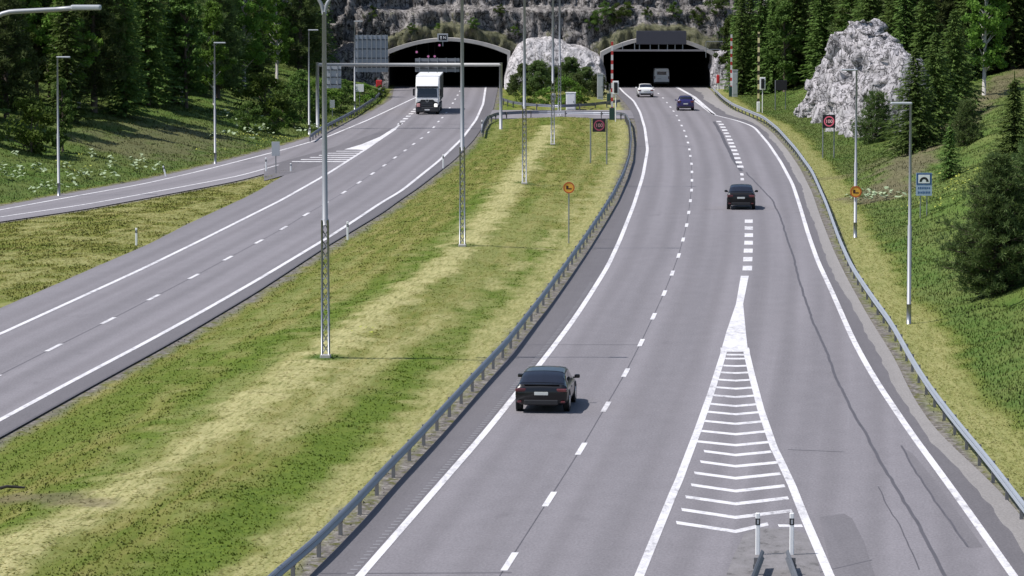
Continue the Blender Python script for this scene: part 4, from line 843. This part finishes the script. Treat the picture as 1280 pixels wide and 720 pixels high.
# white van inside the right tunnel
x, y = gp(827, 108.2); t = thing('white_van', 'boxy white van just inside the right tunnel', 'van', (x, y+2.5, .004))
MB().prism([(-.98,.45),(.98,.45),(1.0,1.2),(.93,2.15),(.85,2.32),(-.85,2.32),(-.93,2.15),(-1.0,1.2)], -2.5, 1.6).build('body', PW, t, bevel=.06)
b = MB(); b.add([(-.98,1.6,.45),(.98,1.6,.45),(.9,2.6,.45),(-.9,2.6,.45),(-1,1.6,1.2),(1,1.6,1.2),(.9,2.6,1.05),(-.9,2.6,1.05),(-.88,1.6,2.25),(.88,1.6,2.25)], [(3,2,1,0),(2,3,7,6),(0,3,7,4),(2,1,5,6),(7,8,9,6),(4,7,8),(6,5,9)]).build('nose', PW, t)
MB().box((0,-2.51,1.72),(1.2,.03,.42)).build('rear_window', GLASS, t, bevel=.01); MB().box((0,-2.53,.5),(1.9,.1,.22)).build('rear_bumper', BLACK, t, bevel=.03); MB().box((-.3,-2.515,1.0),(.5,.02,.12)).build('number_plate', PLATE, t)
for s in (-1, 1):
    MB().box((s*.9,-2.52,1.15),(.12,.04,.35)).build('tail_lamp', TAIL, t, bevel=.01); MB().box((s*1.1,1.7,1.45),(.2,.12,.3)).build('door_mirror', BLACK, t, bevel=.03)
    for yy in (-1.7, 1.75): wheel(t, s*.88, yy, .34)
# lorry coming out of the left tunnel
x, y = gp(534, 143.2); t = thing('lorry', 'white articulated lorry coming out of the left tunnel', 'lorry', (x, y, .004)); dy = float(XLd(y+25)-XLd(y-5))/30; t.rotation_euler = (0, 0, -math.atan(dy)*.6)
LW = mat('lorry_white', (.80, .80, .80), .35, var=.03); side = [(.0,.95),(.0,1.55),(.06,2.0),(.22,2.95),(.40,3.25),(.95,3.78),(1.5,3.95),(2.25,3.95),(2.25,.95)]
b = MB(); n = len(side); b.add([(-1.22, a, z) for a, z in side]+[(1.22, a, z) for a, z in side], [tuple(range(n)), tuple(range(n, 2*n))[::-1]]+[(i, (i+1) % n, (i+1) % n+n, i+n)[::-1] for i in range(n)]); b.build('cab', LW, t, bevel=.10, seg=3)
MB().add([(-1.08,.0,1.82),(1.08,.0,1.82),(1.02,.145,2.76),(-1.02,.145,2.76)], [(0,1,2,3)]).build('windscreen', GLASS, t).modifiers.new('s', 'SOLIDIFY').thickness = .05
MB().box((0,.10,2.90),(2.3,.30,.16),0,-.25).build('sun_visor', mat('smoked_plastic', (.03,.03,.035), .3), t, bevel=.03)
MB().prism([(-1.16,.55),(1.16,.55),(1.16,1.25),(.72,1.42),(.66,1.58),(-.66,1.58),(-.72,1.42),(-1.16,1.25)], -.045, .10).build('grille', BLACK, t, bevel=.02)
for z_ in (.98, 1.14, 1.30): MB().box((0,-.055,z_),(1.25,.03,.05)).build('grille_bar', GREYD, t)
MB().ring((0, 1.47), .16, .11, -.075, -.05, 18).build('badge', CHROME, t)
MB().box((0,.08,.55),(2.44,.30,.55)).build('bumper', mat('dark_bumper', (.03,.03,.035), .5), t, bevel=.08); MB().box((0,-.08,.50),(.52,.03,.12)).build('number_plate', WHITE, t)
for s, m_ in ((-1, LAMPR), (1, LAMPW)):
    MB().box((s*.92,-.06,.98),(.36,.12,.36)).build('headlight', m_, t, bevel=.08); MB().box((s*1.42,.28,2.35),(.22,.16,.75)).build('door_mirror', BLACK, t, bevel=.04); MB().box((s*1.28,.26,2.70),(.25,.06,.06)).build('mirror_arm', BLACK, t)
    MB().box((s*1.232,1.0,2.25),(.02,.85,.80)).build('side_window', GLASS, t); MB().box((s*1.0,1.2,.6),(.42,1.6,.55)).build('step', BLACK, t, bevel=.05)
    for yy in (1.45, 4.6, 10.8, 12.1, 13.4): wheel(t, s*1.05, yy, .50, .34)
MB().box((0,9.6,2.62),(2.55,13.4,2.80)).build('trailer', LW, t, bevel=.03); [MB().box((s*1.285,9.6,2.60),(.02,13.3,2.55)).build('curtain_side', mat('dark_curtain', (.03,.03,.036), .6), t) for s in (-1, 1)]
MB().box((0,8.5,.98),(1.0,13.5,.40)).build('chassis', BLACK, t)
for s in (-1, 1): MB().box((s*1.2,8.0,.72),(.05,4.5,.55)).build('side_guard', GREYD, t)

# ------------------------------------------------------------------ trees
def kites(name, C, A, B, m, parent=None):
    n = len(C); V = np.empty((n, 4, 3), np.float32); V[:, 0] = C-A; V[:, 1] = C+B-A*.15; V[:, 2] = C+A; V[:, 3] = C-B-A*.15
    return npmesh(name, V.reshape(-1, 3), np.arange(n*4).reshape(n, 4), m, parent)
def unit(v): return v/np.maximum(np.linalg.norm(v, axis=-1, keepdims=True), 1e-6)
def root(): return thing('tree', 'x', 'tree')
def spruce(name, H, Rr, seed, m=SPRUCE, low=.04, dens=1., sz=1.):
    g = np.random.default_rng(seed); t = thing(name, '', 'tree'); C = []; A = []; Bv = []; z = H*low
    while z < H-.15:
        f = 1-z/H; r = Rr*f**.85*g.uniform(.8, 1.12)+.10; nb = int((5+5*f)*dens)+2; p0 = g.uniform(0, 6.28)
        for k in range(nb):
            ph = p0+6.283*k/nb+g.normal(0, .16); rl = r*g.uniform(.72, 1.15); ns = max(2, int(rl/(.34*sz))); s = (np.arange(ns)+g.uniform(.2, .9))/ns
            dz = -.10*rl*s-.22*rl*s**2+.16*rl*s**4+g.normal(0, .05); d = np.array([cos(ph), sin(ph), 0]); perp = np.array([-sin(ph), cos(ph), 0])
            for side in (-1, 0, 1):
                c = d*(rl*s)[:, None]; c[:, 2] += z+dz; sp = .26*sz*(1-s*.6)*side; c = c+perp*sp[:, None]+g.normal(0, .05, c.shape)
                ax = d+perp*side*.75+np.array([0, 0, -.30])+g.normal(0, .22, c.shape); C.append(c); A.append(unit(ax)*(g.uniform(.22, .40, (ns, 1))*sz)); b = np.cross(unit(ax), [0, 0, 1.])+g.normal(0, .35, c.shape); Bv.append(unit(b)*(g.uniform(.07, .13, (ns, 1))*sz))
        z += .30*sz*(.75+.5*f)*g.uniform(.8, 1.2)
    C.append(np.array([[0, 0, H-.05+.15*k] for k in range(3)])); A.append(np.array([[0, 0, .25]]*3)); Bv.append(np.array([[.05, .03, 0]]*3))
    kites('crown', np.concatenate(C), np.concatenate(A), np.concatenate(Bv), m, t)
    MB().tube([(0, 0, -.6), (0, 0, H*.5), (0, 0, H*.97)], [H*.013+.03, H*.008, .015], 7).build('trunk', BARK, t, True); return t
def pine(name, H, Rr, seed, nt_=420, m=PINE, low=.12, nl=.22):
    g = np.random.default_rng(seed); t = thing(name, '', 'tree'); C = []; A = []; Bv = []; tr = MB(); tr.tube([(0, 0, -.6), (.05, .03, H*.5), (0, 0, H*.98)], [.02*H, .012*H, .02], 8)
    nw = int(H/.42); per = max(4, int(nt_/nw/3.4))
    for i in range(nw):
        z = H*(low+(1-low)*i/nw); f = 1-i/nw; r = Rr*min(1, 1.25*f**.75, .45+2.2*(1-f)+.35)*g.uniform(.75, 1.12)+.15; p0 = g.uniform(0, 6.28)
        for k in range(per):
            ph = p0+6.283*k/per+g.normal(0, .22); rl = r*g.uniform(.6, 1.15); d = np.array([cos(ph), sin(ph), 0.]); tip = d*rl+np.array([0, 0, z+rl*g.uniform(-.02, .30)]); st = np.array([0, 0, z-.05])
            if rl > .5: tr.tube([st, st*.5+tip*.5-np.array([0, 0, .06*rl]), tip], [.022+.012*rl, .02, .01], 4, False)
            for s in np.arange(1.0, .25, -.26/max(rl, .6)):
                c0 = st*(1-s)+tip*s+g.normal(0, .13, 3)*np.array([1, 1, .7]); n = 13; dirs = unit(g.normal(0, 1, (n, 3))*.75+d*.55+np.array([0, 0, .55])); L = g.uniform(.75, 1.25, (n, 1))*nl
                C.append(c0+dirs*L); A.append(dirs*L); Bv.append(unit(np.cross(dirs, g.normal(0, 1, (n, 3))))*nl*.16)
    kites('crown', np.concatenate(C), np.concatenate(A), np.concatenate(Bv), m, t); tr.build('trunk', BARK, t, True); return t
def leafy(name, H, Rr, seed, m, bark, low=.2, ncl=60, per=80, ls=.13, thin=1.):
    g = np.random.default_rng(seed); t = thing(name, '', 'tree'); C = []; A = []; Bv = []; tr = MB(); tr.tube([(0, 0, -.5), (.1, 0, H*.4), (0, .1, H*.9)], [.014*H+.02, .010*H, .015], 7)
    for k in range(ncl):
        zf = g.uniform(0, 1)**.85; z = H*(low+(1-low)*zf); r = Rr*(np.sin(pi*min(1, .18+.80*zf))**.7)*g.uniform(.15, 1.05)*thin; ph = g.uniform(0, 6.28); c = np.array([r*cos(ph), r*sin(ph), z])
        if k % 2 == 0: tr.tube([(0, 0, max(.2, z-r*.8)), c*.6+np.array([0, 0, z*.4-r*.15]), c], [.012*H*.5+.012, .02, .008], 4, False)
        rad = g.uniform(.30, .62)*Rr**.5*.75; p = unit(g.normal(0, 1, (per, 3)))*(g.uniform(0, 1, (per, 1))**.45)*rad*np.array([1, 1, .75]); C.append(c+p)
        a = unit(g.normal(0, 1, (per, 3))+np.array([0, 0, -.3])); b = unit(np.cross(a, g.normal(0, 1, (per, 3)))); l = g.uniform(.7, 1.3, (per, 1))*ls; A.append(a*l); Bv.append(b*l*.62)
    kites('crown', np.concatenate(C), np.concatenate(A), np.concatenate(Bv), m, t); tr.build('trunk', bark, t, True); return t
PROTO = {'s0': spruce('spruce_tree', 17, 3.1, 1), 's1': spruce('spruce_tree', 20, 3.5, 2), 's2': spruce('spruce_tree', 14, 2.9, 3), 's3': spruce('spruce_tree', 18, 2.6, 14),
 'p0': pine('pine_tree', 17, 3.4, 4, 620, low=.10, nl=.34), 'p1': pine('pine_tree', 15, 3.0, 5, 560, low=.08, nl=.34),
 'b0': leafy('birch_tree', 14, 2.7, 6, BIRCH, BBARK, .22, 95, 80, .17), 'b1': leafy('birch_tree', 11, 2.3, 7, BUSH, BARK, .15, 80, 80, .16),
 'h0': leafy('shrub', 3.2, 1.7, 8, BUSH, BARK, .05, 34, 90, .10), 'h1': leafy('shrub', 2.4, 1.6, 9, BIRCH, BARK, .05, 30, 80, .09)}
USED = set()
def plant(key, x, y, s, label, group=None, z=None, name=None):
    src = PROTO[key]; z = hz(x, y) if z is None else z
    if key in USED:
        o = src.copy(); COL.objects.link(o)
        for ch in src.children: c = ch.copy(); COL.objects.link(c); c.parent = o
    else: o = src; USED.add(key)
    if name: o.name = name
    o.location = (x, y, z-.1); o.rotation_euler = (0, 0, random.uniform(0, 6.28)); o.scale = (s*random.uniform(.92, 1.1), s*random.uniform(.92, 1.1), s)
    for k in ('group',):
        if k in o: del o[k]
    return tag(o, label, 'shrub' if key[0] == 'h' else 'tree', group)
# single trees that can be told apart
def px_plant(key, u, v, vt, label, group=None):
    x, y, z = hit(u, v); H = (HC+ray(u, vt)[2]*y/ray(u, vt)[1])-z; h0 = {'s0': 17, 's1': 20, 's2': 14, 's3': 18, 'p0': 17, 'p1': 15, 'b0': 14, 'b1': 11, 'h0': 3.2, 'h1': 2.4}[key]
    return plant(key, x, y, H/h0, label, group, z)
PROTO['d0'] = leafy('spruce_shrub', 5.0, 2.3, 31, PINE, BARK, .02, 90, 110, .11); PROTO['n0'] = pine('pine_tree', 9.0, 3.2, 21, 1500, low=.03, nl=.19); PROTO['n1'] = pine('pine_tree', 5.2, 2.0, 22, 560, low=.02, nl=.20); PROTO['n2'] = spruce('spruce_tree', 5.0, 1.5, 23, SPRUCE, .02, 1.1, .62); PROTO['n3'] = spruce('spruce_tree', 9., 3.4, 24, SPRUCE, .02, 1.1, .75)
H0 = {'n0': 9.0, 'n1': 5.2, 'n2': 5.0, 'n3': 9.0}
def near(key, u, v, vt, label):
    x, y, z = hit(u, v); H = (HC+ray(u, vt)[2]*y/ray(u, vt)[1])-z; return plant(key, x, y, H/H0[key], label, None, z)
near('n0', 1246, 366, 188, 'large dark bushy pine at the right edge, nearest of the trees')
near('n0', 1296, 345, 158, 'pine half cut off by the right edge, behind the large bushy pine')
near('n1', 1095, 178, 112, 'small dark pine in front of the pale rock face')
near('n1', 1208, 181, 122, 'round topped pine on the brown bank, right of the spruce clump')
near('n2', 1187, 222, 155, 'small young spruce on the slope above the blue sign')
near('n3', 1143, 190, 60, 'broad dark spruce just right of the rock, lowest branches spread wide')
near('n3', 1168, 178, 40, 'spruce behind the lamp head, taller than the broad dark one')
near('n2', 1267, 200, 95, 'young spruce near the right edge, before the bare bank')
near('n3', 1192, 150, 10, 'tall spruce left of the round topped pine, behind the broad dark one')
px_plant('b0', 1230, 118, -60, 'bright green birch with a pale trunk at the upper right')
px_plant('s3', 1205, 118, 30, 'slender pointed spruce just left of the bright birch')
px_plant('b1', 78, 190, 98, 'pale young birch behind the farthest left lamp post')
px_plant('h1', 40, 190, 125, 'light green bush left of the pale young birch')
grpL, labL = 'spruces and pines of the left forest', 'dark conifer in the dense forest above the left ramp'
grpR, labR = 'conifers of the right forest', 'dark conifer in the dense forest on the right slope behind the rock'
rr = random.Random(11)
def forest(edge, depth, n, keys, label, group, mind, smin=.8, smax=1.15, test=None, back=0.):
    P = []; E = [hit(u, v) for u, v in edge]; tries = 0
    while len(P) < n and tries < 8000:
        tries += 1; s = rr.uniform(0, len(E)-1.001); i = int(s); f = s-i; ex = E[i][0]*(1-f)+E[i+1][0]*f; ey = E[i][1]*(1-f)+E[i+1][1]*f
        dx = E[i+1][0]-E[i][0]; dy = E[i+1][1]-E[i][1]; L = math.hypot(dx, dy); nx, ny = (-dy/L, dx/L); k = back+depth*rr.random()**1.3; x, y = ex+nx*k, ey+ny*k
        if test and not test(x, y): continue
        if any((x-a)**2+(y-b)**2 < mind**2 for a, b in P): continue
        P.append((x, y)); key = rr.choice(keys); plant(key, x, y, rr.uniform(smin, smax), label, group)
    return P
forest([(-150,178),(-60,172),(40,166),(110,170),(180,162),(255,150),(300,140),(345,133),(400,118),(452,98)], 34, 92, ['s0', 's1', 's2', 's3', 's0', 's1', 'p0', 'p1'], labL, grpL, 3.3, .68, 1.0, test=lambda x, y: y < 474, back=3.5)
forest([(905,100),(935,101),(965,104),(995,108),(1020,104),(1060,96),(1110,108),(1150,118),(1200,104),(1300,84),(1420,66)], 30, 120, ['s0', 's1', 's2', 's3', 's3', 'p1'], labR, grpR, 3.2, test=lambda x, y: not (29.0 < x < 36.5 and 325 < y < 408) and not (x < 28 and y > 470) and not (x < 32 and y < 432))
forest([(20,160),(120,158),(210,152),(285,142),(320,138),(360,132),(400,120),(455,98)], 18, 34, ['b0', 'b1', 'b1'], 'mid green leafy tree among the dark conifers of the left forest', 'leafy trees of the left forest', 2.6, .7, 1.1, test=lambda x, y: y < 474, back=3.)
forest([(925,100),(990,106),(1140,110),(1200,100),(1290,84)], 26, 34, ['b1', 'b0', 'b1'], 'leafy green tree among the conifers of the right forest', 'leafy trees of the right forest', 3., .9, 1.3, test=lambda x, y: not (29.0 < x < 37.5 and 322 < y < 408) and not (x < 29 and y > 465) and not (x < 33 and y < 436))
for i, (u, y) in enumerate([(914,476),(922,468),(930,476),(937,464),(944,472),(951,458),(958,468),(965,456),(972,466),(927,458),(980,452),(990,460)]):
    x = (u-640)/F*y; plant(('b1', 's3', 'b1', 's2')[i % 4], x, y, rr.uniform(.75, 1.0), 'leafy green tree behind the yellow barrier boom, right of the tunnel' if i % 2 == 0 else 'narrow conifer behind the yellow barrier boom, right of the tunnel', 'leafy trees by the right tunnel' if i % 2 == 0 else 'conifers by the right tunnel')
for i, (u, v, vt) in enumerate([(330,150,95),(352,152,105),(375,150,90),(400,140,100),(425,140,112),(310,165,128),(345,166,138),(368,160,138),(395,152,128),(455,128,105),(475,122,106),(432,128,100),(470,60,22),(463,98,40)]):
    px_plant('h0' if i % 3 else 'h1', u, v, vt, 'leafy green shrub on the weedy bank between ramp and left forest', 'shrubs above the ramp guard rail')
for i, (u, v, vt, k, lab) in enumerate([(747,126,92,'d0',0),(750,128,104,'d0',0),(640,128,104,'d0',0),(655,128,80,'s2',0),(672,128,76,'s2',0),(690,128,84,'s2',0),(712,128,72,'s2',0),(733,128,84,'s2',0),(662,128,92,'s2',0),(703,128,88,'s2',0),(742,127,95,'s2',0),(642,128,96,'s2',0),(722,128,92,'s2',0)]):
    y = 448+(i*37 % 21); x = (u-640)/F*y; zt_ = HC+ray(u, vt)[2]*y/ray(u, vt)[1]; o = plant('d0', x, y, zt_/5., 'dense dark evergreen bush in the clump between the two tunnels', 'evergreen bushes between the tunnels', 0.)
for u, v, vt, lab in ((660,133,108,'bright green shrub at the left foot of the spruce clump'), (679,133,112,'bright green shrub at the middle foot of the spruce clump'), (706,133,98,'tall bright green shrub behind the plain white cabinet'), (724,131,108,'bright green shrub right of the plain white cabinet')):
    px_plant('h1', u, v, vt, lab)
def cliff_shrub(x, z, s, k):
    y = float(CY[np.argmin(abs(xs-x)), np.argmin(abs(zs-z))])+.2; plant(k, x, y, s, 'scrubby bush growing on the dark cliff above the tunnels', 'bushes on the cliff', z)
for x, z, s, k in [(-18,8.5,.6,'h0'),(-13,7.0,.4,'h0'),(-5,7.6,.45,'h0'),(0.5,6.8,.6,'h1'),(5,12,.5,'h0'),(10.5,7.3,.75,'h0'),(12,8.8,.7,'h0'),(13.5,8.2,.8,'h0'),(15,9.2,.7,'h1'),(21,9.0,.6,'h0'),(24,8.0,.7,'h0'),(26.5,9.5,.9,'h0'),(-20,12,.9,'h0'),(19,12.5,.5,'h0'),(-1.5,9.0,.5,'h0'),(17.5,8.7,.5,'h0'),(-9.5,7.4,.35,'h1'),(27,6,.5,'h0')]: cliff_shrub(x, z, s, k)
for i in range(26):
    x = -34+i*2.9+rr.uniform(-1, 1); plant(rr.choice(['s2', 's0', 'p1']), x, rr.uniform(499, 515), rr.uniform(.7, .95), 'conifer on the hilltop above the dark cliff', 'hilltop conifers')

# ------------------------------------------------------------------ grass and flowers (uncountable)
def blades(name, n, x0, x1, y0, y1, ok, h0, h1, w, ypow=1.6):
    y = y0+(y1-y0)*rng.random(n)**ypow; x = x0+(x1-x0)*rng.random(n); k = ok(x, y); x, y = x[k], y[k]; h, l, t, b, gr = masks(x, y)
    k = rng.random(len(x)) > np.maximum(gr*.93, b*.9); x, y, h, t = x[k], y[k], h[k], t[k]; n = len(x); z = HT(x, y)-.015
    H = (h0+(h1-h0)*rng.random(n))*(1-.55*h)*(1+.5*t); a = rng.uniform(0, 6.283, n); W = w*rng.uniform(.6, 1.5, n)*(1+.5*h); ln = (.35+.9*h)*H+h*.14
    bx, by = np.cos(a)*W, np.sin(a)*W; q = a+pi/2+rng.normal(0, .6, n); V = np.empty((n, 3, 3)); V[:, 0] = np.stack([x-bx, y-by, z], 1); V[:, 1] = np.stack([x+bx, y+by, z], 1); V[:, 2] = np.stack([x+np.cos(q)*ln, y+np.sin(q)*ln, z+H+.015], 1)
    o = npmesh(name, V.reshape(-1, 3), np.arange(n*3).reshape(n, 3), BLADE, None, 3); put_masks(o, V[..., 0].ravel(), V[..., 1].ravel()); return tag(o, kind='stuff')
inmed = lambda x, y: (x > XLe(y)+.1) & (x < XRe(y)-.15)
blades('mown_grass', 330000, -34, 16, 88, 400, inmed, .025, .065, .04)
blades('wedge_grass', 110000, -48, -15, 180, YG, lambda x, y: (x > XGh(y)+.15) & (x < XGl(y)-.15), .04, .11, .05, 1.)
blades('verge_grass', 480000, 8, 62, 110, 460, lambda x, y: (x > XRE(y)+.4) & (x < XRR(y)+34), .04, .10, .03, 1.3)
blades('bank_grass', 260000, -80, -15, 225, 470, lambda x, y: (x < XPe(y)-.25) & (x > XPe(y)-34), .05, .12, .04, 1.)
def flowers(name, patches, m, s, up):
    C = []; g = rng
    for u, v, r, n in patches:
        c = hit(u, v); n = int(n*.6); k_ = max(3, n//9); ce = g.normal(0, r, (k_, 2)); p = ce[g.integers(0, k_, n)]+g.normal(0, .22, (n, 2)); X = c[0]+p[:, 0]; Y = c[1]+p[:, 1]*2.2; ok = (X < XPe(Y)-.6) | (X > XRR(Y)+1.5) | ((X > XLe(Y)+1) & (X < XRe(Y)-1)); X, Y = X[ok], Y[ok]; C.append(np.stack([X, Y, HT(X, Y)+up*g.uniform(.5, 1.2, len(X))], 1))
    C = np.concatenate(C); n = len(C); a = g.uniform(0, 6.28, n); A = np.stack([np.cos(a), np.sin(a), g.normal(0, .35, n)], 1)*(s*g.uniform(.6, 1.3, (n, 1))); B = np.stack([-np.sin(a), np.cos(a), g.normal(0, .35, n)], 1)*s*g.uniform(.6, 1.2, (n, 1)); return tag(kites(name, C, A, B, m), kind='stuff')
flowers('wild_flowers', [(20,210,1.6,90),(40,215,1.3,70),(60,235,.9,50),(50,240,1.2,60),(145,205,1.4,80),(165,212,1.1,60),(190,207,.9,50),(120,228,1.3,60),(135,226,.9,40),(290,145,1.0,60),(300,175,1.3,60),(325,172,1.4,80),(350,168,1.4,80),(375,158,1.1,60),(1098,252,1.2,90),(1115,250,1.0,70),(1080,247,.8,40),(330,150,1.4,60),(10,225,1.3,60)], FLOWER, .15, .50)
flowers('yellow_weeds', [(300,180,1.4,160),(330,178,1.5,160),(350,176,1.2,130),(1200,225,2.4,260),(1225,215,2.0,220),(1180,255,1.0,60),(1245,225,1.6,120),(100,205,1.6,60),(270,190,1.4,60),(395,158,1.0,70),(425,140,1.0,70),(460,419,.22,18)], FLOWY, .07, .22)

# ------------------------------------------------------------------ light
SUN_EL, SUN_AZ = R(58), R(-104)                # azimuth clockwise from +Y: the sun stands to the left, a little behind the camera
d = np.array([sin(SUN_AZ)*cos(SUN_EL), cos(SUN_AZ)*cos(SUN_EL), sin(SUN_EL)])
w = bpy.data.worlds.new('World'); SC.world = w; w.use_nodes = True; nt = w.node_tree; sky = nt.nodes.new('ShaderNodeTexSky'); sky.sky_type = 'NISHITA'; sky.sun_disc = False; sky.sun_elevation = SUN_EL; sky.sun_rotation = SUN_AZ
bg = nt.nodes['Background']; bg.inputs['Strength'].default_value = .085; nt.links.new(sky.outputs[0], bg.inputs['Color'])
L = bpy.data.lights.new('sun', 'SUN'); L.energy = 3.6; L.angle = R(.5); L.color = (1, .955, .90); lo = bpy.data.objects.new('sun', L); COL.objects.link(lo)
from mathutils import Vector
lo.rotation_euler = Vector(d).to_track_quat('Z', 'Y').to_euler(); lo.location = (0, 0, 100)
vs = SC.view_settings; vs.view_transform = 'Standard'; vs.look = 'None'; vs.exposure = .62; vs.gamma = 1; vs.use_curve_mapping = False
SC.cycles.max_bounces = 5; SC.cycles.diffuse_bounces = 3; SC.cycles.glossy_bounces = 2; SC.cycles.transmission_bounces = 2; SC.cycles.use_denoising = True
